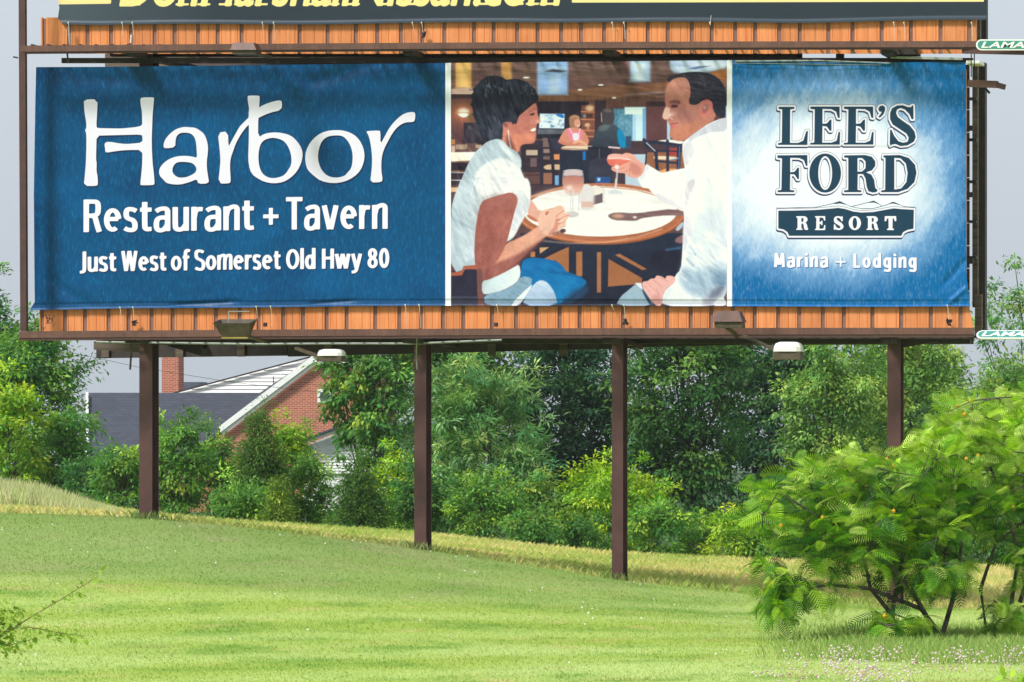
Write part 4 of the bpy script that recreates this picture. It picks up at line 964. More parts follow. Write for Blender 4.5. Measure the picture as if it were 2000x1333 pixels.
gR = [[(750,548),(930,545),(990,560),(1020,600),(1020,640),(990,680),(940,695),(985,715),(1010,760),(1020,830),(1040,850),(1035,865),(1000,872),(960,860),(945,820),(935,750),(915,712),(868,710),(866,848),(900,852),(900,868),(748,868),(748,852),(785,848),(785,570),(750,568)],
      [(866,572),(905,572),(935,600),(935,660),(905,688),(866,690)]]
gD = [[(1090,548),(1230,545),(1310,570),(1365,630),(1378,700),(1360,780),(1300,840),(1220,868),(1070,868),(1070,852),(1105,848),(1108,570),(1090,566)],
      [(1185,570),(1240,575),(1285,620),(1300,700),(1290,780),(1245,835),(1185,845)]]
gT = [[(0,0),(100,0),(102,34),(92,34),(84,14),(68,10),(66,92),(80,94),(80,100),(20,100),(20,94),(36,92),(34,10),(16,14),(8,34),(-2,34)]]
def fitg(g, x0, y0, x1, y1):
    a = np.concatenate([np.asarray(l, float) for l in g]); lo = a.min(0); hi = a.max(0)
    return [np.stack([x0 + (np.asarray(l, float)[:, 0] - lo[0]) / (hi[0] - lo[0]) * (x1 - x0), y0 + (np.asarray(l, float)[:, 1] - lo[1]) / (hi[1] - lo[1]) * (y1 - y0)], -1) for l in g]
def line_sdf(pts, PX, PY, half): 
    return sdf_loops([np.asarray(pts, float)], PX, PY) if half is None else _pl(pts, PX, PY) - half
def _pl(pts, PX, PY):
    d = np.full(PX.shape, 1e9)
    for (ax, ay), (bx, by) in zip(pts[:-1], pts[1:]):
        dx, dy = bx - ax, by - ay; t = np.clip(((PX - ax) * dx + (PY - ay) * dy) / (dx * dx + dy * dy), 0, 1)
        d = np.minimum(d, (PX - ax - t * dx) ** 2 + (PY - ay - t * dy) ** 2)
    return np.sqrt(d)

# ---------------------------------------------------------------- vinyl sheets
def edge_top(px): return np.interp(px, [66, 200, 500, 870, 1200, 1425, 1560, 1700, 1886], [131, 130.5, 127, 123, 119.5, 117.5, 121, 122, 121])
def edge_bot(px): return np.interp(px, [57, 80, 250, 500, 700, 870, 1150, 1425, 1700, 1895], [606, 605.5, 602, 600.5, 597.5, 597, 597.5, 598, 599, 598])
def edge_l(py): return np.interp(py, [131, 200, 380, 560, 590, 606], [70.5, 69, 66, 67.5, 68, 57])
def edge_r(py): return np.interp(py, [120, 200, 400, 540, 575, 598], [1886, 1887, 1887, 1888, 1892, 1895])
def folds(px, py):
    y = .006 * np.sin(px * .018 + 1.3) * np.exp(-(py - 125) / 90) + .004 * np.sin(px * .05) * np.exp(-(py - 125) / 40)
    y = y + .010 * (fbm(px * .006, py * .004, 3) - .5) + .0025 * (fbm(px * .05, py * .02, 9) - .5)
    def ridge(x0, y0, x1, y1, w, a):
        dx, dy = x1 - x0, y1 - y0; l = math.hypot(dx, dy); t = ((px - x0) * dx + (py - y0) * dy) / l / l
        dd = ((px - x0) * dy - (py - y0) * dx) / l
        return a * np.exp(-(dd / w) ** 2) * np.exp(-np.clip(np.abs(t - .5) - .3, 0, None) ** 2 * 30)
    y = y + ridge(520, 128, 600, 178, 16, .014) + ridge(590, 165, 720, 128, 14, -.012) + ridge(80, 135, 260, 155, 16, -.008)
    y = y + ridge(700, 150, 880, 135, 16, .008) + ridge(75, 430, 70, 590, 14, -.007) + ridge(84, 540, 180, 600, 10, -.008) + ridge(1840, 560, 1893, 500, 7, -.010) + ridge(1850, 595, 1890, 560, 5, .010)
    y = y + ridge(1560, 285, 1790, 290, 3, -.004) + ridge(330, 596, 470, 588, 4, -.009) + ridge(600, 594, 700, 586, 4, -.008)
    hem = np.clip((py - (edge_bot(px) - 13)) / 3, 0, 1)
    y = y - .010 * hem * (1 - .5 * hem) - .008 * np.clip(1 - (edge_bot(px) - py) / 3, 0, 1) * -1
    return y
def vsheet(x0, x1, nxs, nys, Ybase=-.205):
    u = np.linspace(0, 1, nxs); v = np.linspace(0, 1, nys); U, V_ = np.meshgrid(u, v)
    PXg = x0 + (x1 - x0) * U; PYg = edge_top(PXg) + (edge_bot(PXg) - edge_top(PXg)) * V_
    if x0 < 100: PXg = edge_l(PYg) + (x1 - edge_l(PYg)) * U
    if x1 > 1850: PXg = x0 + (edge_r(PYg) - x0) * U
    PYg = edge_top(PXg) + (edge_bot(PXg) - edge_top(PXg)) * V_
    Yv = Ybase - folds(PXg, PYg) * 2.0 - .004 - .018
    k = (Yv + D0) / D0
    Xw = CX + ((PXg - 1000) / PPM - CX) * k; Zw = CZ + (HZ - PYg) / PPM * k
    idx = np.arange(nxs * nys).reshape(nys, nxs); F = np.stack([idx[1:, :-1], idx[1:, 1:], idx[:-1, 1:], idx[:-1, :-1]], -1).reshape(-1, 4)
    return PXg, PYg, np.stack([Xw, Yv, Zw], -1).reshape(-1, 3), F
def mx(a, b, t): t = np.clip(t, 0, 1)[..., None]; return a * (1 - t) + b * t
def printmat(name, layers, streak=.5, wet=.42, light=None, both=False):
    """tint attribute as ground, fine slanting water streaks, then printed layers (attribute, threshold, colour)"""
    m = bpy.data.materials.new(name); m.use_nodes = True; n = m.node_tree; b = n.nodes['Principled BSDF']; lk = n.links.new
    a = n.nodes.new('ShaderNodeAttribute'); a.attribute_name = 'tint'; cur = a.outputs['Color']
    if streak:
        g = n.nodes.new('ShaderNodeTexCoord'); mp = n.nodes.new('ShaderNodeMapping'); mp.inputs['Rotation'].default_value = (0, R(24), 0); mp.inputs['Scale'].default_value = (44, 1, 12)
        z = n.nodes.new('ShaderNodeTexNoise'); z.inputs['Scale'].default_value = 1.0; z.inputs['Detail'].default_value = 4; z.inputs['Distortion'].default_value = .5
        lk(g.outputs['Object'], mp.inputs[0]); lk(mp.outputs[0], z.inputs['Vector'])
        r = n.nodes.new('ShaderNodeValToRGB'); r.color_ramp.elements[0].position = .52; r.color_ramp.elements[0].color = (0, 0, 0, 1)
        r.color_ramp.elements[1].position = .74; r.color_ramp.elements[1].color = (1, 1, 1, 1)
        r2_ = n.nodes.new('ShaderNodeValToRGB'); r2_.color_ramp.elements[0].position = .25; r2_.color_ramp.elements[0].color = (1, 1, 1, 1)
        r2_.color_ramp.elements[1].position = .50; r2_.color_ramp.elements[1].color = (0, 0, 0, 1)
        lk(z.outputs['Fac'], r.inputs[0]); lk(z.outputs['Fac'], r2_.inputs[0])
        m1 = n.nodes.new('ShaderNodeMath'); m1.operation = 'MULTIPLY'; m1.inputs[1].default_value = streak; lk(r.outputs[0], m1.inputs[0])
        m2 = n.nodes.new('ShaderNodeMath'); m2.operation = 'MULTIPLY'; m2.inputs[1].default_value = min(1, streak * 1.3); lk(r2_.outputs[0], m2.inputs[0])
        x1_ = n.nodes.new('ShaderNodeMixRGB'); lk(m1.outputs[0], x1_.inputs[0]); lk(cur, x1_.inputs[1]); x1_.inputs[2].default_value = light
        x2_ = n.nodes.new('ShaderNodeMixRGB'); x2_.blend_type = 'MULTIPLY'; lk(m2.outputs[0], x2_.inputs[0]); lk(x1_.outputs[0], x2_.inputs[1]); x2_.inputs[2].default_value = (.55, .62, .72, 1)
        cur = x2_.outputs[0]
    for (att, lo, hi, colr) in layers:
        t = n.nodes.new('ShaderNodeAttribute'); t.attribute_name = att
        mr = n.nodes.new('ShaderNodeMapRange'); mr.inputs[1].default_value = lo; mr.inputs[2].default_value = hi; mr.inputs[3].default_value = 1; mr.inputs[4].default_value = 0
        x = n.nodes.new('ShaderNodeMixRGB'); x.inputs[2].default_value = colr
        lk(t.outputs['Fac'], mr.inputs[0]); lk(mr.outputs[0], x.inputs[0]); lk(cur, x.inputs[1]); cur = x.outputs[0]
    vs_ = n.nodes.new('ShaderNodeVectorMath'); vs_.operation = 'SCALE'; vs_.inputs['Scale'].default_value = .86; lk(cur, vs_.inputs[0]); lk(vs_.outputs[0], b.inputs['Base Color']); b.inputs['Roughness'].default_value = wet; b.inputs['Specular IOR Level'].default_value = .16
    return m
vp = thing('vinyl_poster', 'large printed blue vinyl poster with restaurant lettering and a dining couple on the lower board', 'poster', P(980, 606, -.21))
# left panel
PXg, PYg, V, F = vsheet(66, 875.5, 520, 290)
white = np.minimum.reduce([sdf_loops(g_, PXg, PYg) for g_ in (Hh, aa, r1, bbL, oo, r2)])
sh_ = np.minimum.reduce([sdf_loops(g_, PXg - 1.6, PYg - 2.4) for g_ in (Hh, aa, r1, bbL, oo, r2)])
def lines(PX, PY):
    w_ = [word2('Restaurant', 163.5, 496, 453, 63, PX, PY, -.013), word2('Tavern', 559, 757, 448, 63, PX, PY, -.008)]
    w_.append(np.minimum(np.maximum(np.abs(PX - 529) - 15, np.abs(PY - 422.5) - 3.7), np.maximum(np.abs(PX - 529) - 3.9, np.abs(PY - 422.5) - 16.5)))
    for t_, a, b, q in (('Just', 156, 227, 530), ('West', 237, 325, 529), ('of', 334, 371.5, 528), ('Somerset', 380, 548, 527), ('Old', 559, 616, 525.5), ('Hwy', 629, 707, 524.5), ('80', 718, 760, 523.5)):
        w_.append(word2(t_, a, b, q, 38.5, PX, PY, -.01, hx=.086, hy=.064))
    return np.minimum.reduce(w_)
t1 = lines(PXg, PYg); t2 = lines(PXg - 1.4, PYg - 1.8)
base = s2l((0, 76, 124)); nav = s2l((0, 58, 104)); lite = s2l((2, 92, 150))
Cc = np.tile(base, PXg.shape + (1,)); Cc = mx(Cc, nav, np.clip(1 - (PYg - 125) / 120, 0, 1) * .7 + np.clip(1 - (PXg - 66) / 70, 0, 1) * .5)
Cc = mx(Cc, lite, (fbm(PXg * .008, PYg * .011, 4) - .45) * 1.6); Cc = mx(Cc, nav, (fbm(PXg * .011 + 7, PYg * .014, 14) - .5) * 1.8)
hemk = np.clip((PYg - (edge_bot(PXg) - 13)) / 1.5, 0, 1); Cc = mx(Cc, s2l((38, 84, 134)), hemk * .6)
Cc = mx(Cc, s2l((238, 240, 246)), np.clip((PXg - 869.5) / .8, 0, 1))
me = fast('printed_sheet', V, F, Cc.reshape(-1, 3), True, {'divider': 870 - PXg, 'letters': white, 'letter_shadow': sh_, 'words': t1, 'word_shadow': t2})
WH = S(234, 230, 246)
WH2 = S(242, 238, 250); NV = S(16, 42, 78)
pm = printmat('blue_print', [('divider', -.35, .35, S(238, 240, 246)), ('letter_shadow', .0, 1.4, NV), ('word_shadow', -.2, 1.2, NV), ('letters', -.35, .35, WH), ('words', -.35, .35, WH2)], .44, .40, S(14, 124, 186))
# keep the white divider free of streaks
p_l = link('printed_sheet', me, pm, vp); p_l['label'] = 'deep blue section with white restaurant lettering'
# right panel
PXg, PYg, V, F = vsheet(1424.5, 1888, 350, 350)
ser = [[z3(l) for l in g_] for g_ in (gL, gE, [np.asarray(gE[0], float) + (291, 0)], gA, gS, gF, gO, gR, gD)]
ld = np.minimum.reduce([sdf_loops(g_, PXg, PYg) for g_ in ser]); lsh = np.minimum.reduce([sdf_loops(g_, PXg + 1.2, PYg - 3.0) for g_ in ser])
badge = z3([(178,1028),(300,1028),(500,1022),(620,1012),(700,1004),(760,1014),(830,1036),(900,1044),(1000,1040),(1100,1022),(1180,1008),(1240,1014),(1355,1020),(1352,1185),(1300,1195),(1262,1215),(1245,1247),(272,1247),(258,1215),(225,1192),(178,1182)])
bd = sdf_loops([badge], PXg, PYg); bsh = sdf_loops([badge], PXg + .8, PYg - 3.2)
bsh = np.where(PYg < 440, 10, bsh)
mts = [[(158,1006),(500,999),(620,975),(712,948),(800,990),(900,1012),(1000,1010),(1110,982),(1175,953),(1270,992),(1372,1000)], [(805,994),(900,972),(1008,944),(1075,984)]]
ml = np.minimum.reduce([_pl(z3(q), PXg, PYg) - .75 for q in mts])
ml = np.minimum(ml, np.minimum.reduce([sdf_loops([z3(q)], PXg, PYg) for q in ([(650,975),(712,948),(775,980),(712,966)], [(950,962),(1008,942),(1060,978),(1010,958)], [(1120,975),(1175,951),(1235,982),(1175,966)])]))
rs = []
for g_, a, b in ((gR, 335, 436), (gE, 498, 584), (gS, 662, 742), (gO, 792, 893), (gR, 946, 1046), (gT, 1103, 1200)): rs.append(sdf_loops([z3(l) for l in fitg(g_, a, 1078, b, 1194)], PXg, PYg) - .5)
rs = np.minimum.reduce(rs)
ml_f = lambda PX, PY: np.minimum.reduce([word2('Marina', 1512, 1617, 521.5, 27, PX, PY, 0, gap=.19, hx=.092, hy=.072), word2('Lodging', 1667, 1790, 522.5, 27, PX, PY, .003, gap=.19, hx=.092, hy=.072),
    np.minimum(np.maximum(np.abs(PX - 1642) - 10, np.abs(PY - 511.5) - 1.5), np.maximum(np.abs(PX - 1642) - 1.6, np.abs(PY - 511.5) - 10))])
mt1 = ml_f(PXg, PYg); mt2 = ml_f(PXg - 1, PYg - 1.6)
pale = s2l((236, 242, 252)); blu = s2l((0, 104, 168)); mid_ = s2l((120, 168, 220))
ry_ = np.where(PYg < 370, 205., 165.); rx_ = np.where(PXg < 1640, 300., 215.)
q = np.sqrt(((PXg - 1640) / rx_) ** 2 + ((PYg - 370) / ry_) ** 2)
nzz = (fbm(PXg * .03 + PYg * .012, PYg * .02, 61) - .5) * .20 + (fbm(PXg * .16 + PYg * .06, PYg * .06, 62) - .5) * .14 + (fbm(PXg * .5 - PYg * .2, PYg * .16, 63) - .5) * .12
q = q * .94 + nzz
Cr = mx(np.tile(pale, PXg.shape + (1,)), mid_, (q - .55) / .40); Cr = mx(Cr, blu, (q - .84) / .36)
Cr = mx(Cr, s2l((238, 240, 246)), 1 - np.clip((PXg - 1429.3) / .8, 0, 1))
me = fast('printed_sheet', V, F, Cr.reshape(-1, 3), True, {'divider': PXg - 1429.3, 'logo': ld, 'logo_drop': lsh, 'badge': bd, 'badge_drop': bsh, 'hills': ml, 'resort': rs, 'words': mt1, 'word_shadow': mt2})
INK = S(30, 62, 86); INK2 = S(52, 60, 96)
pr = printmat('pale_blue_print', [('divider', -.35, .35, S(238, 240, 246)), ('logo_drop', 3.3, 3.9, INK2), ('logo', 3.9, 4.5, INK2), ('logo', 3.1, 3.7, WH), ('logo', -.3, .3, INK),
     ('hills', -.3, .3, INK2), ('badge_drop', 3.4, 4.0, INK2), ('badge', 4.0, 4.6, INK2), ('badge', 3.2, 3.8, WH), ('badge', -.3, .3, INK), ('resort', -.35, .35, WH2),
     ('word_shadow', -.1, .9, S(60, 100, 160)), ('words', -.35, .35, WH2)], .18, .38, S(190, 215, 245))
p_r = link('printed_sheet', me, pr, vp); p_r['label'] = 'pale blue section with the resort logo'
# ---------------------------------------------------------------- the printed dining picture
PXg, PYg, V, F = vsheet(875.5, 1424.5, 450, 390)
IM = np.zeros(PXg.shape + (3,)) + np.array([92, 62, 62.])
def zc(tag, p):
    ox, oy = {'A': (870, 110), 'B': (1150, 110), 'C': (870, 350), 'D': (1150, 350)}[tag]
    return Z(p, ox, oy, 5.332)
def fill(tag, pts, c, soft=1.0, sm=1, alpha=1.0, c2=None, ang=None, tex=0):
    """paint a smooth outline; c2 = colour at the far end of direction ang (degrees, 0 right, 90 down)"""
    global IM
    q = chaikin(zc(tag, pts), sm); m_ = max(6.0, soft * 2.2)
    d = sdf_loops([q], PXg, PYg, m_); k = np.clip(.5 - d / (2 * soft), 0, 1); k = k * k * (3 - 2 * k) * alpha
    C = np.tile(np.array(c, float), PXg.shape + (1,))
    if c2 is not None:
        a = R(ang); pr_ = q[:, 0] * math.cos(a) + q[:, 1] * math.sin(a); t = np.clip((PXg * math.cos(a) + PYg * math.sin(a) - pr_.min()) / (np.ptp(pr_) + 1e-6), 0, 1)
        C = C * (1 - t[..., None]) + np.array(c2, float) * t[..., None]
    if tex: C = C + (fbm(PXg * .25, PYg * .25, 77)[..., None] - .5) * 2 * tex
    IM = IM * (1 - k[..., None]) + C * k[..., None]
def spot(tag, x, y, rx, ry, c, alpha=1.0, pw=1.0):
    global IM
    p = zc(tag, [(x, y)])[0]; q = ((PXg - p[0]) / (rx / 5.332)) ** 2 + ((PYg - p[1]) / (ry / 5.332)) ** 2
    k = np.exp(-q ** pw) * alpha; IM = IM * (1 - k[..., None]) + np.array(c, float) * k[..., None]
def ln(tag, pts, w, c, alpha=1.0, soft=.7):
    global IM
    d = _pl([tuple(v) for v in zc(tag, pts)], PXg, PYg) - w / 5.332 / 2; k = np.clip(.5 - d / (2 * soft), 0, 1) * alpha
    IM = IM * (1 - k[..., None]) + np.array(c, float) * k[..., None]
def rect(tag, x0, y0, x1, y1, c, **k): fill(tag, [(x0, y0), (x1, y0), (x1, y1), (x0, y1)], c, sm=0, **k)
def grain(tag, pts, amp, ang, fx, fy, seed=0, ridge=True, soft=3, tint=(1, 1, 1)):
    '''folds, hair or wood grain: brightness ripples running along direction ang'''
    global IM
    q = chaikin(zc(tag, pts), 1); d = sdf_loops([q], PXg, PYg, 8); k = np.clip(.5 - d / (2 * soft) - .3, 0, 1)
    a = R(ang); u = PXg * math.cos(a) + PYg * math.sin(a); v = -PXg * math.sin(a) + PYg * math.cos(a)
    w_ = fbm(u * .02 + seed, v * .02, 31 + seed) * 14
    f = fbm((u + w_) * fx, (v + w_) * fy, 40 + seed, 4)
    f = (1 - np.abs(f - .5) * 5.0).clip(-1, 1) * .5 if ridge else (f - .5) * 2.4
    IM = IM + (f * amp * k)[..., None] * np.array(tint, float)
# room
rect('A', 0, 0, 3100, 520, (116, 88, 82), c2=(106, 66, 54), ang=90, tex=6)
fill('B', [(-560, 380), (0, 330), (800, 270), (1490, 160), (1490, 330), (800, 380), (250, 440), (-560, 470)], (142, 92, 62), soft=3, alpha=.8)
fill('B', [(330, 400), (800, 355), (800, 385), (400, 410)], (150, 130, 150), soft=1.5, alpha=.6)
rect('A', 105, 20, 270, 330, (236, 176, 96), soft=3.5); rect('A', 150, 20, 235, 330, (250, 200, 120), soft=4, alpha=.7)
rect('A', 580, 20, 690, 245, (204, 146, 78), soft=3.5)
rect('A', 955, 40, 1275, 400, (152, 186, 240), soft=4, tex=10); rect('A', 1080, 200, 1190, 390, (195, 215, 250), soft=6, alpha=.7)
rect('B', 425, 40, 640, 262, (176, 204, 240), soft=5); rect('B', 470, 70, 590, 250, (225, 238, 252), soft=6, alpha=.8); rect('B', 330, 40, 420, 235, (150, 96, 110), soft=6, alpha=.6)
fill('B', [(840, 20), (1470, 20), (1450, 110), (1250, 165), (900, 190), (840, 120)], (184, 204, 236), soft=4); spot('B', 1250, 90, 220, 50, (232, 240, 252), .8)
fill('B', [(1230, 175), (1450, 125), (1450, 240), (1380, 240)], (170, 100, 50), soft=2)
fill('A', [(1025, 160), (1110, 128), (1300, 155), (1190, 172)], (110, 120, 145), sm=0); fill('A', [(1070, 155), (1130, 135), (1240, 155), (1170, 165)], (60, 62, 80), sm=0)
fill('B', [(1020, 130), (1150, 100), (1280, 100), (1100, 138)], (110, 130, 175), sm=0)
for t_, x, y, a in (('A', 842, 221, 36), ('A', 1402, 349, 26), ('B', 126, 298, 30), ('B', 264, 432, 24)): spot(t_, x, y, a, 9, (255, 250, 246), 1, 3)
fill('A', [(60, 330), (290, 325), (320, 395), (60, 392)], (214, 176, 158), soft=3); ln('A', [(60, 385), (300, 388)], 8, (246, 214, 190))
fill('A', [(60, 396), (340, 396), (420, 900), (60, 900)], (104, 64, 60), c2=(84, 50, 54), ang=90)
rect('A', 60, 398, 340, 440, (52, 34, 40), soft=2)
spot('A', 185, 590, 130, 110, (226, 130, 80), .85); spot('A', 188, 580, 62, 44, (255, 236, 214), 1, 2); fill('A', [(128, 596), (245, 596), (232, 625), (188, 638), (145, 622)], (255, 250, 240))
ln('A', [(100, 582), (250, 588)], 6, (210, 130, 90)); spot('A', 262, 630, 26, 40, (90, 90, 50), .8)
rect('A', 190, 690, 480, 960, (44, 36, 46)); rect('A', 950, 470, 1493, 860, (40, 30, 40), c2=(30, 26, 38), ang=90)
rect('A', 960, 755, 1250, 810, (92, 92, 104), soft=1.5); rect('A', 60, 905, 340, 990, (96, 66, 62), soft=1.5)
rect('A', 105, 918, 222, 968, (168, 134, 112)); rect('A', 60, 865, 100, 918, (196, 130, 84)); rect('A', 60, 930, 100, 1030, (205, 170, 160)); rect('A', 312, 920, 380, 955, (168, 134, 112))
fill('A', [(30, 1000), (315, 996), (300, 1080), (60, 1104), (30, 1104)], (252, 240, 222), sm=0); ln('A', [(50, 1100), (300, 1090)], 12, (150, 108, 84))
rect('A', 30, 1106, 300, 1340, (50, 34, 44)); ln('A', [(50, 1208), (210, 1212)], 8, (214, 206, 206)); ln('A', [(50, 1288), (200, 1292)], 8, (214, 206, 206)); rect('A', 60, 1190, 190, 1203, (140, 95, 70)); rect('C', 30, 85, 150, 132, (226, 180, 140))
grain('A', [(0, 40), (3000, 40), (3000, 440), (0, 440)], 34, 4, .02, .22, 1, False, 2, (1, .8, .7))
grain('A', [(0, 400), (3000, 400), (3000, 1400), (0, 1400)], 16, 90, .05, .2, 2, False, 2, (1, .85, .8))
# screen
fill('A', [(970, 588), (1248, 592), (1246, 762), (962, 755)], (28, 36, 60), sm=0); fill('A', [(984, 597), (1240, 601), (1236, 752), (974, 747)], (226, 238, 250), sm=0)
for k in range(26):
    x, y = rp.uniform(995, 1225), rp.uniform(612, 735); spot('A', x, y, rp.uniform(8, 22), rp.uniform(6, 14), rp.choice([(80, 130, 190), (120, 170, 220), (60, 90, 140), (255, 255, 255)]), .75)
fill('A', [(1130, 600), (1236, 603), (1234, 650), (1180, 630)], (30, 120, 200))
# shelf
rect('A', 1415, 510, 1700, 850, (120, 70, 54)); rect('B', -10, 500, 64, 850, (126, 74, 56)); spot('B', 10, 540, 46, 34, (246, 196, 160), .95, 2)
for y in (575, 655, 770, 830): ln('B', [(-80, y), (62, y + 6)], 10, (214, 130, 96))
for x, y in ((-60, 620), (-20, 620), (20, 620)): spot('B', x, y, 22, 24, (60, 40, 44), .9, 2)
spot('B', -45, 622, 16, 18, (170, 170, 170), .8); spot('B', -15, 715, 30, 22, (236, 180, 150), .95, 2); spot('B', -10, 750, 14, 24, (200, 130, 100), .9)
rect('B', 62, 460, 180, 860, (58, 38, 46))
# window and blue panel
rect('B', 260, 545, 470, 1000, (74, 122, 150), soft=1.5, tex=26); rect('B', 375, 528, 592, 1120, (196, 226, 250), soft=1.5, c2=(226, 242, 254), ang=90)
rect('B', 300, 560, 462, 960, (90, 140, 166), soft=1.2, tex=40); rect('B', 375, 532, 580, 604, (232, 246, 255), soft=1.5); rect('B', 455, 610, 490, 1000, (170, 206, 236)); rect('B', 560, 540, 596, 1110, (120, 170, 214))
rect('B', 600, 490, 1450, 1000, (104, 62, 62), c2=(92, 52, 56), ang=90, tex=6); rect('B', 600, 470, 900, 522, (60, 36, 40)); rect('B', 815, 640, 850, 870, (176, 200, 224))
# floor behind, chairs
rect('A', 780, 880, 3100, 1700, (70, 50, 56)); rect('B', 380, 1020, 600, 1420, (190, 206, 224)); rect('B', 596, 1000, 1020, 1450, (150, 92, 64))
rect('B', 380, 545, 590, 1110, (216, 236, 252), alpha=.0)
fill('B', [(740, 1170), (1000, 1170), (1010, 1290), (740, 1260)], (240, 160, 100)); fill('B', [(960, 1220), (1020, 1200), (1020, 1300), (960, 1300)], (250, 190, 140))
fill('B', [(700, 885), (780, 868), (980, 872), (985, 915), (840, 915)], (248, 238, 232)); rect('B', 835, 955, 930, 1030, (170, 60, 56), soft=2)
fill('B', [(668, 1050), (700, 1036), (900, 1045), (935, 1062), (880, 1078), (690, 1072)], (240, 214, 186))
for pts, w in (([(575, 870), (660, 960), (700, 1010)], 34), ([(575, 870), (590, 930), (700, 1000)], 16), ([(630, 890), (800, 905), (960, 930)], 34), ([(820, 880), (822, 1300)], 30), ([(940, 930), (930, 1290)], 40), ([(700, 1010), (716, 1240)], 34), ([(660, 960), (700, 980), (950, 990)], 14), ([(700, 1090), (910, 1110)], 22), ([(600, 1000), (590, 1140)], 16), ([(800, 1300), (960, 1330)], 26)): ln('B', pts, w, (36, 40, 62))
ln('B', [(600, 900), (690, 985)], 10, (200, 200, 210)); ln('B', [(945, 940), (935, 1200)], 8, (90, 120, 170)); ln('B', [(850, 1080), (930, 1062)], 12, (130, 150, 190))
# middle chairs
rect('A', 790, 880, 1180, 1340, (46, 34, 44)); rect('A', 840, 975, 960, 1030, (196, 170, 150)); rect('A', 1015, 850, 1080, 945, (120, 92, 92)); rect('A', 1120, 1020, 1190, 1075, (222, 140, 90))
for y in (905, 1050, 1120, 1180): ln('A', [(820, y), (985, y + 6)], 16, (60, 44, 54))
rect('A', 885, 1060, 950, 1150, (110, 84, 88)); rect('A', 1020, 965, 1085, 1005, (150, 120, 112)); rect('A', 1020, 1040, 1085, 1075, (112, 86, 84))
fill('A', [(1010, 1150), (1080, 1122), (1240, 1130), (1285, 1165), (1230, 1195), (1060, 1190)], (214, 176, 140)); ln('A', [(1010, 1185), (1280, 1190)], 14, (40, 30, 42))
for pts, w in (([(1080, 860), (1110, 1000), (1130, 1330)], 34), ([(1000, 900), (1000, 1330)], 26), ([(980, 880), (990, 1200)], 14), ([(800, 1230), (980, 1220)], 60)): ln('A', pts, w, (38, 34, 52))
rect('A', 810, 1205, 985, 1330, (92, 60, 56)); ln('A', [(820, 1240), (980, 1236)], 10, (60, 38, 42)); rect('A', 1020, 1215, 1110, 1330, (150, 96, 74)); rect('A', 1140, 1240, 1180, 1340, (120, 165, 220))
rect('A', 1190, 975, 1493, 1340, (34, 38, 54)); rect('A', 1430, 990, 1460, 1080, (20, 110, 190))
fill('A', [(1100, 850), (1180, 850), (1215, 900), (1200, 980), (1130, 980)], (46, 44, 66)); fill('A', [(1200, 945), (1290, 928), (1700, 936), (1700, 975), (1220, 975)], (236, 206, 180)); ln('A', [(1205, 958), (1600, 975)], 8, (150, 104, 88))
# girl in pink
fill('A', [(1290, 700), (1285, 640), (1310, 612), (1355, 605), (1395, 625), (1408, 680), (1400, 740), (1370, 750), (1330, 750), (1300, 745)], (164, 112, 84))
fill('A', [(1340, 660), (1390, 650), (1408, 690), (1400, 735), (1370, 745), (1340, 720)], (222, 150, 126)); ln('A', [(1372, 722), (1398, 716)], 6, (255, 235, 230)); ln('A', [(1310, 640), (1350, 625), (1390, 640)], 14, (206, 160, 120), .7)
fill('A', [(1180, 870), (1240, 760), (1300, 740), (1400, 745), (1450, 780), (1500, 880), (1480, 925), (1400, 935), (1240, 925), (1180, 900)], (218, 138, 112))
fill('A', [(1265, 770), (1300, 742), (1330, 790), (1390, 790), (1405, 745), (1430, 800), (1410, 890), (1330, 890), (1280, 850)], (236, 130, 160)); fill('A', [(1320, 800), (1395, 800), (1390, 880), (1330, 880)], (240, 226, 236))
ln('A', [(1290, 750), (1325, 810), (1350, 835), (1392, 800), (1402, 752)], 7, (250, 220, 232)); ln('A', [(1190, 885), (1260, 915), (1380, 910)], 34, (206, 124, 100)); ln('A', [(1340, 900), (1400, 880), (1470, 925)], 26, (236, 170, 140))
# seated man seen from behind
rect('B', -10, 940, 240, 1340, (34, 34, 48)); fill('B', [(0, 1100), (60, 1060), (220, 1060), (250, 1200), (240, 1340), (0, 1340)], (50, 50, 64))
fill('B', [(20, 960), (40, 860), (90, 740), (160, 705), (260, 705), (330, 760), (385, 860), (395, 960)], (64, 72, 82), c2=(44, 50, 64), ang=90); fill('B', [(290, 745), (345, 770), (385, 860), (395, 960), (310, 945)], (0, 128, 180), soft=1.5)
fill('B', [(90, 745), (150, 705), (230, 712), (200, 760), (120, 790)], (96, 108, 110), soft=3, alpha=.8)
fill('B', [(125, 640), (125, 580), (155, 545), (205, 540), (250, 560), (270, 620), (262, 690), (215, 712), (150, 710), (132, 690)], (66, 58, 62)); ln('B', [(130, 590), (135, 680)], 8, (190, 170, 165)); fill('B', [(150, 555), (200, 543), (250, 570), (220, 585), (170, 580)], (112, 100, 96), soft=3)
rect('B', 385, 830, 440, 960, (50, 70, 96)); ln('B', [(20, 950), (210, 955)], 14, (24, 22, 34)); ln('B', [(210, 945), (320, 955)], 16, (236, 200, 214)); rect('B', 70, 1255, 225, 1330, (40, 80, 140)); rect('B', 90, 1265, 120, 1300, (160, 200, 250)); ln('B', [(110, 960), (110, 1060)], 6, (110, 110, 120))
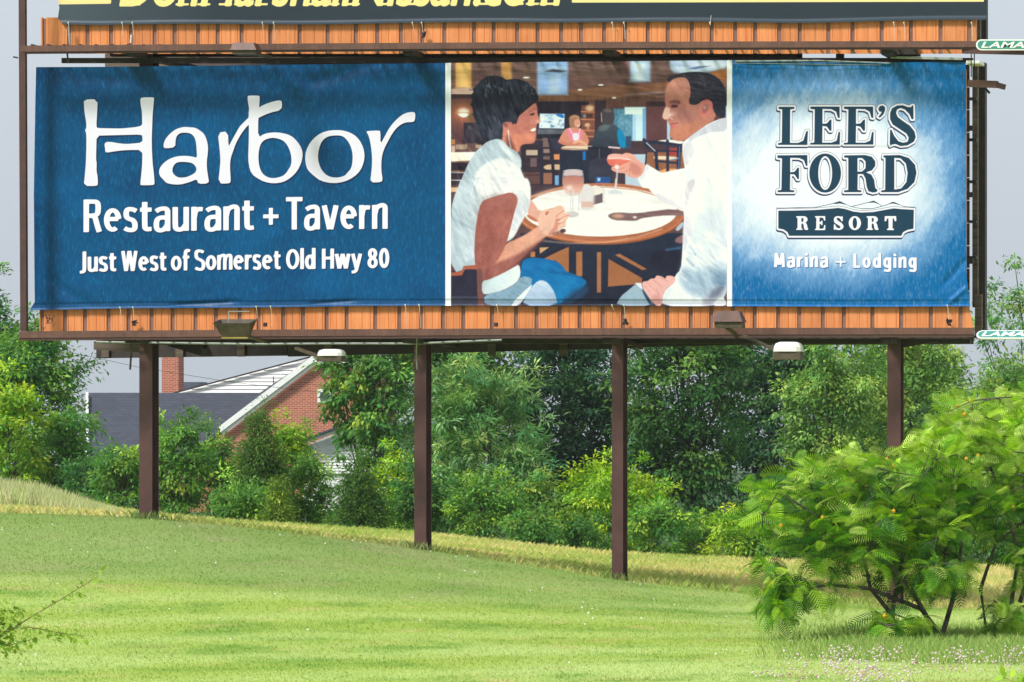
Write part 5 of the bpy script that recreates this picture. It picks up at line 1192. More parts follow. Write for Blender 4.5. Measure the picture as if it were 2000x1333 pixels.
# big table
e_ = lambda cx_, cy_, rx, ry, n=40: [(cx_ + rx * math.cos(2 * math.pi * i / n), cy_ + ry * math.sin(2 * math.pi * i / n)) for i in range(n)]
rect('C', 780, 560, 1493, 1340, (34, 38, 56), c2=(28, 32, 48), ang=90); rect('D', -60, 560, 1000, 1340, (34, 40, 58), c2=(26, 28, 44), ang=90)
rect('C', 30, 960, 330, 1340, (44, 30, 40))
fill('C', [(1000, 840), (1150, 760), (1285, 705), (1285, 1010), (1230, 930), (1150, 850)], (168, 104, 62), sm=0); rect('C', 1362, 755, 1425, 1010, (170, 108, 68)); rect('C', 885, 755, 935, 810, (190, 120, 70)); fill('C', [(980, 712), (1080, 708), (985, 775)], (214, 160, 110), sm=0)
rect('D', 85, 760, 128, 1180, (170, 108, 72)); fill('D', [(205, 830), (555, 1030), (555, 1090), (200, 1118)], (164, 100, 60), sm=0); fill('D', [(275, 790), (320, 775), (605, 935), (560, 948)], (170, 104, 66), sm=0)
ln('C', [(950, 700), (950, 860)], 30, (32, 30, 44)); ln('C', [(960, 840), (1230, 705)], 34, (30, 30, 46)); fill('D', [(640, 780), (800, 720), (960, 700), (970, 940), (860, 1010), (640, 900)], (28, 28, 44), soft=4); ln('D', [(810, 735), (950, 715)], 22, (60, 110, 150), .8, 2)
fill('D', [(870, 640), (1000, 560), (980, 680)], (140, 100, 100), soft=1.5)
fill('D', e_(130, 365, 870, 318), (150, 84, 50), sm=0); fill('D', e_(130, 352, 868, 312), (212, 128, 84), sm=0, c2=(198, 108, 70), ang=0); fill('D', e_(130, 346, 852, 296), (176, 100, 66), sm=0)
fill('D', e_(120, 335, 800, 262), (252, 246, 242), sm=0, c2=(254, 250, 244), ang=90); fill('D', [(-600, 160), (-300, 92), (130, 80), (560, 125), (840, 260), (860, 300), (500, 180), (0, 150), (-500, 230)], (238, 226, 226), soft=8, alpha=.6)
ln('D', [(-640, 190), (-420, 118), (-100, 86), (200, 82), (500, 112), (700, 170)], 12, (206, 140, 110)); ln('D', [(-500, 640), (-200, 668), (200, 655), (520, 600), (760, 520)], 14, (246, 200, 170), .5, 2)
fill('D', [(895, 520), (985, 430), (992, 480), (930, 545)], (200, 222, 244), soft=1.5, alpha=.8)
fill('D', [(190, 385), (230, 352), (330, 345), (440, 355), (540, 350), (700, 328), (870, 308), (1000, 340), (1000, 385), (820, 375), (640, 392), (540, 410), (490, 435), (380, 432), (260, 428)], (126, 92, 92), soft=1.5); spot('D', 305, 385, 62, 26, (218, 160, 130), .8, 2); spot('D', 480, 396, 22, 13, (250, 230, 225), .9, 2)
grain('D', e_(130, 352, 868, 312), 14, 5, .02, .3, 3, False, 2)
# caddy, salt, glass
fill('D', [(20, 175), (145, 145), (145, 240), (22, 275)], (112, 92, 100), sm=0); fill('D', [(10, 90), (60, 60), (110, 75), (155, 100), (140, 150), (25, 178)], (240, 228, 220)); ln('D', [(155, 60), (160, 250)], 6, (190, 200, 205))
fill('C', [(1410, 110), (1430, 60), (1475, 48), (1520, 70), (1545, 120), (1535, 310), (1470, 330), (1400, 310)], (232, 222, 224), soft=1.5); rect('C', 1400, 100, 1560, 320, (226, 214, 216), soft=2, alpha=.5); rect('C', 1415, 232, 1540, 292, (226, 168, 150), soft=1.5, alpha=.7); ln('C', [(1395, 120), (1385, 320)], 8, (160, 160, 165), .6)
fill('A', [(1225, 1190), (1330, 1175), (1432, 1190), (1448, 1300), (1430, 1400), (1380, 1450), (1290, 1455), (1235, 1410), (1212, 1300)], (216, 176, 170), soft=1.2, alpha=.6)
fill('A', [(1222, 1260), (1330, 1240), (1435, 1255), (1440, 1330), (1415, 1400), (1340, 1430), (1250, 1400), (1218, 1330)], (200, 120, 104), c2=(232, 170, 150), ang=90, alpha=.85); fill('A', [(1232, 1195), (1330, 1182), (1428, 1196), (1432, 1250), (1330, 1236), (1228, 1250)], (226, 200, 204), alpha=.8); ln('A', [(1228, 1196), (1280, 1182), (1380, 1182), (1430, 1196)], 6, (250, 246, 250)); spot('A', 1290, 1370, 36, 30, (250, 226, 224), .8)
ln('C', [(1330, 110), (1325, 330)], 16, (214, 212, 218), .8); ln('C', [(1310, 120), (1300, 320)], 5, (150, 140, 150), .6); fill('C', [(1230, 350), (1330, 330), (1405, 362), (1340, 405), (1250, 390)], (200, 190, 196), alpha=.8)
# woman: far arm, shirt, hair, face
fill('C', [(880, 200), (930, 260), (980, 340), (1100, 300), (1180, 290), (1060, 420), (960, 460), (850, 400)], (236, 172, 152)); fill('C', [(850, 360), (960, 420), (960, 450), (850, 400)], (196, 116, 84))
fill('A', [(590, 690), (640, 690), (700, 680), (780, 600), (860, 540), (935, 478), (958, 540), (955, 600), (992, 668), (984, 690), (952, 700), (950, 735), (940, 775), (945, 800), (938, 850), (930, 900), (880, 912), (820, 912), (780, 930), (765, 1000), (700, 1010), (600, 940), (590, 800)], (204, 122, 102), soft=1)
fill('A', [(700, 690), (860, 560), (940, 500), (952, 580), (900, 640), (880, 760), (800, 820), (700, 780)], (188, 108, 96), soft=4, alpha=.7); fill('A', [(700, 800), (820, 820), (900, 800), (930, 880), (820, 905), (770, 940), (760, 1000), (690, 960)], (232, 142, 110), soft=4, alpha=.8)
fill('A', [(640, 800), (700, 880), (740, 990), (700, 1010), (620, 900)], (120, 60, 60), soft=4, alpha=.5)
fill('A', [(876, 602), (930, 585), (925, 612), (885, 618)], (60, 34, 44)); ln('A', [(880, 575), (930, 545), (948, 552)], 7, (90, 50, 50), .7); fill('A', [(880, 770), (935, 738), (944, 770), (915, 785), (890, 782)], (252, 244, 242)); ln('A', [(880, 778), (912, 790), (942, 782)], 8, (190, 70, 80)); spot('A', 965, 680, 24, 18, (250, 190, 180), .8); spot('A', 905, 690, 34, 26, (226, 140, 124), .7)
fill('A', [(590, 690), (640, 676), (672, 700), (668, 750), (640, 775), (605, 745)], (206, 120, 104)); fill('A', [(610, 705), (645, 695), (650, 735), (625, 745)], (150, 76, 70), soft=2, alpha=.7)
hair = [(965, 462), (975, 430), (958, 390), (925, 330), (870, 280), (800, 245), (740, 232), (660, 240), (630, 245), (590, 215), (520, 198), (430, 208), (370, 250), (320, 310), (270, 350), (300, 365), (258, 410), (285, 450), (262, 500), (290, 560), (285, 610), (320, 680), (335, 760), (370, 830), (400, 870), (450, 880), (560, 870), (590, 850), (600, 760), (590, 690), (650, 672), (690, 680), (700, 720), (715, 690), (735, 715), (745, 680), (765, 620), (840, 560), (920, 490)]
fill('A', hair, (26, 28, 38), soft=1); fill('A', [(300, 560), (500, 480), (740, 600), (740, 680), (600, 680), (560, 860), (420, 860), (340, 760)], (44, 48, 62), soft=8, alpha=.8)
rh = random.Random(4)
for k in range(60):
    x = rh.uniform(400, 940); y = 262 + (x - 640) ** 2 * .0006 + rh.uniform(-10, 110); a = rh.uniform(-.3, .8) + (x - 600) * .0012; l = rh.uniform(18, 46)
    if 380 < x < 950 and y < 420: ln('A', [(x, y), (x + l * math.sin(a) * .8, y + l * math.cos(a) * .8)], 4.5, (150, 160, 176), rh.uniform(.25, .75), .5)
for k in range(40):
    t = rh.random(); i = rh.randrange(8, 28); x, y = hair[i]; ln('A', [(x, y), (x + rh.uniform(-24, 14), y + rh.uniform(-22, 18))], 5, (30, 30, 40), .8, .6)
ln('A', [(655, 770), (660, 850)], 10, (236, 228, 226), .9); ln('A', [(660, 850), (680, 950)], 14, (206, 196, 190), .8)
SHW = (226, 226, 232)
fill('A', [(450, 880), (540, 856), (610, 880), (660, 950), (740, 990), (785, 1050), (795, 1130), (780, 1180), (820, 1260), (835, 1340), (150, 1340), (170, 1270), (230, 1130), (300, 1010), (380, 930)], (176, 190, 202), soft=1, sm=1)
fill('A', [(560, 870), (640, 930), (700, 1010), (780, 1060), (790, 1130), (770, 1170), (700, 1110), (640, 1020), (540, 920)], (206, 214, 220), soft=2)
fill('A', [(330, 1190), (420, 1110), (540, 1060), (640, 1060), (720, 1120), (790, 1200), (835, 1340), (830, 1420), (300, 1420), (300, 1260)], (238, 236, 242), soft=4)
fill('C', [(165, -20), (850, -20), (885, 60), (888, 200), (868, 300), (820, 400), (760, 500), (740, 560), (700, 620), (620, 660), (500, 700), (320, 880), (330, 900), (40, 990), (40, 400), (70, 380), (60, 300), (90, 180), (130, 90)], (180, 194, 206), sm=1, c2=(214, 220, 228), ang=0)
fill('C', [(300, -30), (840, -30), (884, 60), (888, 200), (860, 320), (790, 450), (735, 560), (660, 640), (560, 640), (620, 300), (560, 120), (380, 200), (310, 100)], (232, 230, 236), soft=3); fill('C', [(700, 140), (860, 240), (840, 340), (740, 500), (660, 600), (680, 400)], (206, 206, 216), soft=6, alpha=.6)
ln('C', [(320, -10), (290, 60), (270, 160), (310, 240), (370, 262)], 10, (214, 220, 228)); ln('C', [(345, -10), (300, 100), (330, 200)], 5, (160, 168, 182), .8); fill('C', [(60, 300), (100, 400), (300, 510), (310, 540), (120, 460), (50, 400)], (150, 166, 180), soft=3, alpha=.6)
for k in range(26):
    x = 330 + rh.random() * 420; y = -150 + rh.random() * 260; ln('C', [(x, y), (x + rh.uniform(20, 60), y + rh.uniform(-10, 36))], 6, rh.choice([(196, 200, 210), (252, 252, 254), (208, 210, 220)]), .6, 1.6)
shirt1 = [(165, -520), (430, -700), (640, -600), (790, -300), (850, -20), (885, 60), (888, 200), (868, 300), (820, 400), (760, 500), (700, 620), (500, 700), (40, 990), (40, 400), (60, 300), (90, 180)]
grain('C', shirt1, 46, 62, .018, .085, 5, True, 2, (1, .98, .92)); grain('C', shirt1, 20, 50, .06, .2, 6, False, 2)
# arm and hands
fill('C', [(370, 232), (460, 195), (580, 160), (690, 132), (745, 175), (755, 230), (720, 340), (690, 460), (650, 620), (600, 760), (560, 860), (700, 800), (760, 860), (700, 930), (560, 1000), (440, 1050), (360, 1050), (325, 950), (300, 830), (305, 600), (330, 400)], (158, 88, 76), soft=1, c2=(176, 100, 88), ang=0)
fill('C', [(560, 830), (600, 740), (640, 660), (740, 625), (860, 560), (980, 480), (1080, 480), (1090, 540), (1050, 600), (900, 720), (780, 840), (620, 960), (480, 1040), (430, 960)], (222, 146, 120), soft=2, c2=(240, 176, 148), ang=-25)
fill('C', [(560, 860), (700, 810), (860, 720), (1050, 600), (1080, 590), (880, 780), (700, 930), (480, 1045), (400, 1040), (420, 920)], (130, 66, 62), soft=5, alpha=.75); spot('C', 560, 230, 110, 70, (190, 120, 108), .6); spot('C', 480, 730, 90, 90, (178, 104, 92), .6); spot('C', 420, 500, 90, 240, (150, 80, 70), .5)
fill('C', [(970, 500), (960, 420), (990, 340), (1050, 310), (1110, 320), (1150, 280), (1210, 270), (1240, 310), (1235, 350), (1300, 360), (1280, 400), (1250, 440), (1255, 490), (1200, 500), (1170, 560), (1090, 600), (1030, 580)], (246, 190, 168), soft=1)
fill('C', [(1040, 340), (1085, 330), (1060, 375), (1040, 375)], (190, 110, 92)); fill('C', [(1150, 400), (1200, 420), (1180, 470), (1160, 540), (1090, 600), (1060, 590), (1140, 480)], (206, 128, 108), soft=3, alpha=.8)
for pts in ([(1150, 390), (1210, 340), (1240, 330)], [(1170, 430), (1240, 385), (1290, 375)], [(1180, 465), (1250, 440)], [(1195, 505), (1250, 490)]): ln('C', pts, 7, (196, 116, 100), .8); 
ln('C', [(1175, 445), (1210, 435)], 12, (252, 228, 220), .9); fill('C', [(1190, 520), (1250, 515), (1255, 550), (1200, 570)], (90, 50, 50), soft=2); ln('C', [(1120, 570), (1230, 530)], 16, (70, 50, 56), .7, 2)
# chair back, jeans, skirt
fill('C', [(40, 975), (165, 960), (190, 905), (330, 890), (335, 940), (200, 935), (175, 1000), (40, 1010)], (178, 92, 64), sm=0); rect('C', 40, 1010, 320, 1215, (38, 34, 52)); rect('C', 200, 940, 320, 1215, (40, 36, 54)); rect('C', 40, 1215, 420, 1330, (60, 58, 76)); ln('C', [(355, 960), (370, 1320)], 60, (120, 76, 70))
fill('C', [(780, 870), (860, 815), (1000, 820), (1150, 850), (1220, 900), (1250, 960), (1400, 1010), (1480, 1070), (1430, 1130), (1330, 1200), (1170, 1320), (780, 1320)], (0, 100, 166), soft=1, c2=(10, 116, 176), ang=90); fill('C', [(1050, 960), (1250, 965), (1400, 1020), (1300, 1000), (1150, 985)], (0, 70, 124), soft=3, alpha=.7); fill('C', [(1250, 1200), (1480, 1080), (1493, 1200), (1200, 1330)], (30, 70, 110), soft=4, alpha=.7)
fill('C', [(380, 1060), (440, 1050), (560, 1000), (700, 925), (770, 880), (785, 1000), (740, 1080), (600, 1160), (440, 1200), (380, 1190)], (196, 210, 214), soft=1, c2=(236, 240, 244), ang=0)
fill('C', [(400, 1200), (600, 1165), (740, 1080), (790, 1010), (900, 1020), (900, 1090), (830, 1220), (750, 1320), (410, 1320)], (130, 160, 182), soft=1.2, tex=14); fill('C', [(660, 1320), (900, 1090), (900, 1120), (840, 1220), (760, 1320)], (236, 238, 246), soft=1.2)
fill('C', [(790, 1320), (860, 1180), (930, 1080), (1000, 1045), (1070, 1080), (1140, 1180), (1172, 1320)], (206, 220, 240), soft=1.2, c2=(150, 176, 206), ang=80)
arm1 = [(370, 232), (690, 132), (755, 230), (690, 460), (640, 640), (1080, 480), (1250, 300), (1280, 400), (1170, 560), (780, 840), (480, 1045), (325, 950), (305, 600)]
grain('C', arm1, 24, 100, .03, .05, 8, False, 5, (1, .75, .65)); grain('C', arm1, 12, 0, .5, .5, 9, False, 2)
grain('C', [(780, 870), (1000, 820), (1250, 960), (1480, 1070), (1330, 1200), (1170, 1320), (380, 1320), (400, 1060)], 30, 30, .03, .14, 10, True, 2, (.7, .9, 1))
grain('A', [(590, 690), (780, 600), (935, 478), (992, 668), (945, 800), (930, 900), (820, 912), (760, 1000), (600, 940)], 20, 40, .06, .08, 11, False, 2, (1, .7, .6))
grain('A', hair, 30, 75, .05, .30, 12, False, 3, (.9, .95, 1.1))
# man
fill('B', [(860, 850), (900, 880), (985, 885), (1050, 840), (1200, 730), (1330, 650), (1300, 500), (1140, 200), (950, 190), (870, 230), (820, 290), (795, 370), (790, 470), (805, 510), (768, 600), (765, 640), (790, 660), (815, 665), (835, 700), (848, 730), (850, 760), (842, 800), (840, 830)], (196, 122, 104), soft=1)
fill('B', [(800, 520), (850, 540), (840, 600), (850, 640), (800, 660), (768, 640), (772, 600)], (240, 190, 172), soft=1.5); fill('B', [(830, 260), (900, 220), (1010, 220), (1050, 300), (1020, 400), (930, 430), (830, 440), (800, 400)], (214, 142, 122), soft=9); fill('B', [(880, 560), (960, 580), (1140, 520), (1150, 620), (1000, 720), (900, 640)], (160, 104, 98), soft=14, alpha=.6); fill('B', [(850, 780), (940, 740), (1100, 680), (1200, 700), (1050, 830), (960, 880), (850, 840)], (206, 128, 96), soft=5, alpha=.7)
fill('B', [(835, 470), (900, 450), (960, 470), (950, 500), (880, 490), (840, 490)], (120, 70, 66), soft=1.5, alpha=.85); fill('B', [(850, 505), (920, 500), (930, 530), (860, 540)], (90, 46, 50), soft=2); ln('B', [(850, 705), (900, 700), (930, 690)], 9, (130, 50, 60)); fill('B', [(850, 715), (910, 708), (900, 740), (856, 742)], (206, 100, 100), soft=1.2); spot('B', 870, 600, 40, 26, (248, 200, 180), .6); ln('B', [(856, 640), (872, 660)], 7, (250, 220, 210), .8); spot('B', 845, 610, 14, 14, (255, 236, 230), .8)
fill('B', [(808, 250), (830, 205), (900, 195), (1000, 165), (1140, 158), (1260, 175), (1350, 225), (1410, 300), (1435, 420), (1430, 560), (1415, 640), (1350, 640), (1290, 560), (1290, 480), (1240, 445), (1180, 460), (1130, 505), (1050, 505), (1040, 460), (1060, 400), (1055, 300), (1020, 225), (940, 215), (870, 240), (840, 275)], (50, 44, 54), soft=1, c2=(34, 32, 46), ang=0, tex=12)
for k in range(50):
    x = rh.uniform(960, 1300); y = 175 + rh.random() * 130; ln('B', [(x, y), (x + rh.uniform(8, 22), y + rh.uniform(-2, 14))], 4, (120, 108, 106), rh.uniform(.2, .6), .5)
ln('B', [(905, 230), (945, 330)], 5, (150, 90, 80), .6); ln('B', [(950, 225), (985, 320)], 4, (150, 90, 80), .5)
fill('B', [(1150, 520), (1190, 455), (1250, 448), (1290, 490), (1285, 560), (1240, 620), (1180, 645), (1148, 620)], (206, 116, 104), soft=1); fill('B', [(1175, 520), (1220, 490), (1250, 520), (1240, 570), (1200, 600), (1180, 580)], (140, 72, 74), soft=2.5, alpha=.8); spot('B', 1205, 530, 22, 20, (190, 180, 176), .6)
rect('B', 1428, 515, 1446, 700, (214, 224, 244)); rect('B', 1440, 180, 1448, 500, (150, 90, 90))
fill('B', [(1040, 850), (1120, 790), (1260, 690), (1400, 640), (1500, 650), (1500, 1400), (580, 1400), (500, 1270), (540, 1230), (590, 1115), (700, 1180), (800, 1240), (960, 1330), (1010, 1250), (990, 1100), (975, 1000), (975, 900), (1010, 870)], (250, 250, 252), soft=1)
fill('B', [(1040, 850), (1120, 790), (1280, 690), (1400, 642), (1455, 645), (1450, 780), (1250, 790), (1100, 860), (1040, 900)], (208, 206, 220), soft=2.5); fill('B', [(985, 920), (1040, 880), (1110, 920), (1100, 1000), (1040, 1130), (1000, 1130), (975, 1010)], (228, 222, 230), soft=2.5); 
fill('D', [(560, -20), (1000, -120), (1500, -200), (1500, 100), (1440, 500), (1440, 960), (1430, 1240), (1280, 1330), (760, 1330), (770, 1180), (870, 1090), (900, 1000), (960, 940), (975, 760), (985, 560), (995, 330), (960, 330), (840, 260), (700, 180), (620, 100)], (248, 248, 252), soft=1)
fill('D', [(1000, 340), (1080, 100), (1120, 0), (1060, 0), (1000, 60)], (226, 216, 226), soft=3); fill('D', [(985, 380), (1060, 380), (1080, 560), (1040, 640), (1000, 760), (975, 900)], (226, 220, 230), soft=3)
fill('D', [(1120, 330), (1440, 300), (1440, 960), (1420, 1240), (1180, 1250), (950, 1100), (980, 900), (1040, 640), (1080, 500)], (206, 214, 226), soft=12, alpha=.75)
fill('D', [(1000, 900), (1150, 960), (1440, 860), (1440, 1180), (1200, 1250), (1020, 1180), (930, 1050)], (140, 166, 190), soft=12, alpha=.8); fill('D', [(1280, 1000), (1440, 940), (1430, 1140), (1300, 1120)], (90, 120, 150), soft=8, alpha=.7)
for pts, w, c_ in (([(1040, 610), (1080, 680), (1180, 720)], 34, (250, 250, 254)), ([(1050, 740), (1130, 830), (1230, 900)], 18, (246, 248, 252)), ([(1000, 860), (1050, 910), (1120, 950)], 16, (236, 240, 246)), ([(960, 1010), (1010, 1050)], 14, (226, 232, 240)), ([(900, 1120), (930, 1180), (1010, 1215)], 14, (240, 242, 248)), ([(1050, 690), (1110, 780)], 20, (150, 165, 190)), ([(1020, 830), (1090, 900)], 18, (130, 150, 176)), ([(980, 960), (1060, 1020)], 16, (130, 150, 170))): ln('D', pts, w, c_, .75, 2.2)
for k in range(34): x = 1200 + k * 7; ln('D', [(x, -120 + k * 2), (x - 4, 620)], 2, (190, 196, 210), .28, .5)
fill('D', [(1180, 1250), (1310, 1115), (1400, 1110), (1420, 1200), (1290, 1320), (1180, 1320)], (150, 146, 164), soft=7, alpha=.6); fill('D', [(1280, 1320), (1330, 1250), (1400, 1232), (1432, 1270), (1432, 1320)], (246, 246, 252), soft=1.5); fill('D', [(1235, 1250), (1310, 1120), (1405, 1115), (1400, 1140), (1330, 1230)], (92, 104, 124), soft=5, alpha=.7)
fill('D', [(880, 1100), (950, 1090), (1000, 1210), (1100, 1240), (1180, 1230), (1180, 1320), (770, 1320), (770, 1210)], (232, 236, 242), soft=2.5)
fill('B', [(500, 1270), (590, 1115), (640, 1140), (600, 1230), (560, 1300)], (232, 230, 238), soft=1.5)
fill('D', [(700, 200), (840, 262), (1000, 340), (1000, 290), (860, 210), (700, 130)], (222, 212, 222), soft=3, alpha=.8)
for k in range(8): x = 720 + k * 34; ln('D', [(x, 30 + k * 24), (x + 24, 110 + k * 22)], 9, (228, 226, 236), .7, 1.5)
shirt2 = [(560, -20), (1000, -140), (1120, -560), (1460, -600), (1500, 1240), (760, 1330), (870, 1090), (975, 760), (995, 330), (840, 260)]
grain('D', shirt2, 30, 65, .012, .075, 14, True, 2, (1, .97, .9)); grain('D', [(1000, 560), (1460, 500), (1440, 1240), (900, 1100)], 46, 35, .02, .10, 15, True, 4, (1, .95, .86))
grain('D', [(560, -60), (640, -120), (1000, 40), (1000, 340), (700, 180)], 30, 60, .02, .16, 16, True, 2, (1, .97, .92))
grain('B', [(768, 600), (800, 250), (1050, 200), (1290, 480), (1280, 650), (1040, 850), (850, 840)], 26, 60, .05, .07, 17, False, 4, (1, .72, .6)); grain('B', [(1050, 500), (870, 240), (1140, 158), (1350, 225), (1435, 420), (1415, 640), (1290, 480)], 26, 20, .08, .4, 18, False, 2)
# raised hand with pink cocktail
fill('B', [(340, 1020), (400, 1000), (470, 1025), (510, 1085), (590, 1130), (575, 1200), (535, 1255), (480, 1270), (420, 1255), (370, 1215), (310, 1215), (240, 1190), (230, 1150), (300, 1140), (360, 1120)], (240, 166, 148), soft=1); fill('B', [(420, 1100), (500, 1120), (560, 1190), (520, 1245), (440, 1220)], (206, 124, 112), soft=3.5, alpha=.7)
fill('B', [(185, 1080), (210, 1130), (260, 1150), (330, 1130), (400, 1110), (440, 1080), (430, 1060), (300, 1050), (190, 1060)], (232, 110, 90), soft=1); fill('B', [(188, 1075), (200, 1025), (260, 1012), (360, 1020), (440, 1068), (430, 1088), (300, 1070)], (244, 176, 164), soft=1.2); ln('B', [(200, 1062), (320, 1058), (436, 1076)], 8, (255, 230, 224)); spot('B', 310, 1095, 60, 24, (246, 130, 110), .7)
for pts in ([(240, 1165), (300, 1180)], [(310, 1180), (370, 1160)], [(380, 1200), (430, 1170), (420, 1240)]): ln('B', pts, 7, (200, 120, 104), .8)
ln('B', [(300, 1150), (285, 1340)], 20, (206, 206, 214), .8); ln('D', [(285, 0), (275, 110)], 18, (226, 222, 226), .85); fill('D', [(190, 130), (270, 105), (360, 135), (340, 155), (230, 158)], (206, 212, 220), soft=1.2, alpha=.8); spot('B', 290, 1150, 24, 24, (255, 240, 236), .9, 2)
# lower hand and jeans
fill('D', [(280, 1320), (330, 1220), (420, 1150), (500, 1080), (555, 1120), (640, 1230), (680, 1320)], (158, 182, 198), soft=1, tex=8); fill('D', [(480, 1080), (545, 1080), (565, 1150), (530, 1130)], (238, 238, 244), sm=0); fill('D', [(555, 1130), (680, 1320), (640, 1320), (560, 1180)], (40, 50, 74), soft=2)
fill('D', [(550, 1110), (560, 1065), (620, 1060), (640, 1035), (690, 1035), (700, 1000), (760, 1010), (800, 1040), (805, 1005), (870, 1005), (905, 1030), (895, 1080), (820, 1130), (770, 1200), (760, 1320), (700, 1320), (620, 1220)], (244, 182, 172), soft=1)
for pts in ([(600, 1070), (680, 1150)], [(670, 1045), (760, 1120)], [(740, 1020), (820, 1060)], [(700, 1150), (740, 1210)], [(580, 1110), (640, 1180)]): ln('D', pts, 7, (212, 138, 128), .75, 1)
fill('D', [(640, 1220), (720, 1200), (760, 1240), (750, 1320), (700, 1320)], (206, 134, 124), soft=4, alpha=.5)
# lower fold of the sheet, creases
IM *= (1 - .10 * np.clip((PYg - (edge_bot(PXg) - 13)) / 1.5, 0, 1))[..., None]
IM += (fbm(PXg * .9, PYg * .9, 5, 3)[..., None] - .5) * 14 + (fbm(PXg * .06, PYg * .06, 6, 4)[..., None] - .5) * 16
IM = IM * .98 + np.array([6, 7, 12.]) * 1.0
IM = np.clip(IM, 4, 250)
dv = np.maximum(870 - PXg, 0)
IMl = s2l(IM) * .90
me = fast('printed_picture', V, F, IMl.reshape(-1, 3), True, {'dl': PXg - 880.7, 'dr': 1419.8 - PXg})
pmt = printmat('picture_print', [('dl', -.35, .35, S(238, 240, 246)), ('dr', -.35, .35, S(238, 240, 246))], 0, .4)
o = link('printed_picture', me, pmt, vp); o['label'] = 'printed picture of a dark haired woman and a man in white at a bar table'

# ---------------------------------------------------------------- upper vinyl
def top_sheet():
    x = np.linspace(112, 1927, 620); yv = np.concatenate([np.linspace(-430, -60, 40), np.linspace(-56, 46, 46)])
    PX, T = np.meshgrid(x, yv)
    bot = np.interp(PX, [112, 200, 800, 1000, 1300, 1560, 1927], [46, 48, 45.5, 42.5, 43, 43.5, 38.5]) + 1.2 * np.sin(PX * .013)
    PY = np.where(T > -60, -60 + (T + 60) * (bot + 60) / 106, T)
    f = np.clip((400 - PX) / 280, 0, 1)[...]
    PXn = PX + np.where(PX < 160, (160 - PX) / 48 * np.interp(PY, [-430, -10, 15, 35, 48], [0, 0, 4, 1, 12]), 0)
    hem = np.clip((PY - (bot - 7)) / 1.5, 0, 1)
    Yv = -.215 - .012 * hem - .006 * (fbm(PX * .01, PY * .02, 8) - .5) - .004 * np.sin(PX * .02) * np.clip(PY / 45, 0, 1)
    k = (Yv + D0) / D0
    V = np.stack([CX + ((PXn - 1000) / PPM - CX) * k, Yv, CZ + (HZ - PY) / PPM * k], -1).reshape(-1, 3)
    n_, m_ = PX.shape[1], PX.shape[0]; idx = np.arange(n_ * m_).reshape(m_, n_); F = np.stack([idx[1:, :-1], idx[1:, 1:], idx[:-1, 1:], idx[:-1, :-1]], -1).reshape(-1, 4)
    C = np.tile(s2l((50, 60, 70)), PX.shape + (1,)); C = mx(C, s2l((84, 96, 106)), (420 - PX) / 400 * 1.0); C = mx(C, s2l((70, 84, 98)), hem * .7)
    wd = word('DonMarshallNissan.com', 233, 1098, 12.5, 76, PX, PY, 2.0, -.0015, 'H', .22)
    serif = []
    for cx_ in (262, 356, 398, 440, 470, 510, 612, 650, 690, 752, 800, 940, 1010, 1040, 1070): serif.append(np.maximum(np.abs(PX - cx_) - 13, np.abs(PY - 8.6 + (cx_ - 233) * .0015) - 2.0))
    wd = np.minimum(wd, np.minimum.reduce(serif))
    blk = np.minimum(np.maximum(np.maximum(100 - PX, PX - 217), PY - 8.5 - (PX - 112) * -.012), np.maximum(1117 - PX, PY - 5 + (PX - 1117) * .0022)); blk = np.where(PX > 1922, 9, blk)
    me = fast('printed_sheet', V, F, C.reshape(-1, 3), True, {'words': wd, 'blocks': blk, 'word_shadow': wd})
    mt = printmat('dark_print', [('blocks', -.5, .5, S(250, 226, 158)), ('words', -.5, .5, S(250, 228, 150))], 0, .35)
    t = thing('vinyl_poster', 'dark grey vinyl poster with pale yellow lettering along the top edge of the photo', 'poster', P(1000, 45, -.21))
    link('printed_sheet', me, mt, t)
    return t
vt = top_sheet()
# rope ties and turnbuckles
def tie(x, y0, y1, parent, knot=False, Yb=-.24, w=.0035):
    m = MB(); m.tube([P(x, y0, Yb), P(x + 1.5, y0 + 5, Yb - .01), P(x + 2.2, (y0 + y1) / 2, Yb), P(x + 3, y1, Yb)], w, 5)
    m.box(P(x - 1, y0 - 1.5, Yb - .012), P(x + 1.6, y0 + 2, Yb)); m.build('rope_tie', M_rope, parent)
    if knot:
        rk = random.Random(int(x)); k = MB()
        for _ in range(8):
            a = Vector(P(x + rk.uniform(-2, 9), y1 - rk.uniform(0, 15), Yb)); b = Vector(P(x + rk.uniform(-2, 10), y1 - rk.uniform(0, 12), Yb - .03)); k.bar(a, b, .018, .014)
        k.build('rope_knot', M_dark, parent)
for x, y1, kn in ((234, 634, 0), (259, 638, 1), (500, 622, 0), (528, 636, 0), (791, 636, 0), (818, 640, 0), (970, 612, 0), (1195, 605, 0), (1218, 634, 1), (1850, 636, 1)):
    tie(x, float(edge_bot(x)) - 2, y1, vp, bool(kn))
for x, y1, kn in ((133, 86, 0), (238, 80, 0), (258, 84, 0), (512, 82, 0), (534, 80, 0), (805, 60, 0), (823, 76, 1), (1195, 78, 0), (1218, 76, 0), (1386, 30, 0), (1745, 78, 0), (1765, 78, 0), (1897, 84, 0)):
    tie(x, 44, y1, vt, bool(kn))
MB().bar(P(134, 52, -.27), P(136, 84, -.27), .022, .02).build('turnbuckle', M_cable, vt); MB().bar(P(256, 68, -.27), P(255, 84, -.27), .02, .02).build('turnbuckle', M_rope, vt)
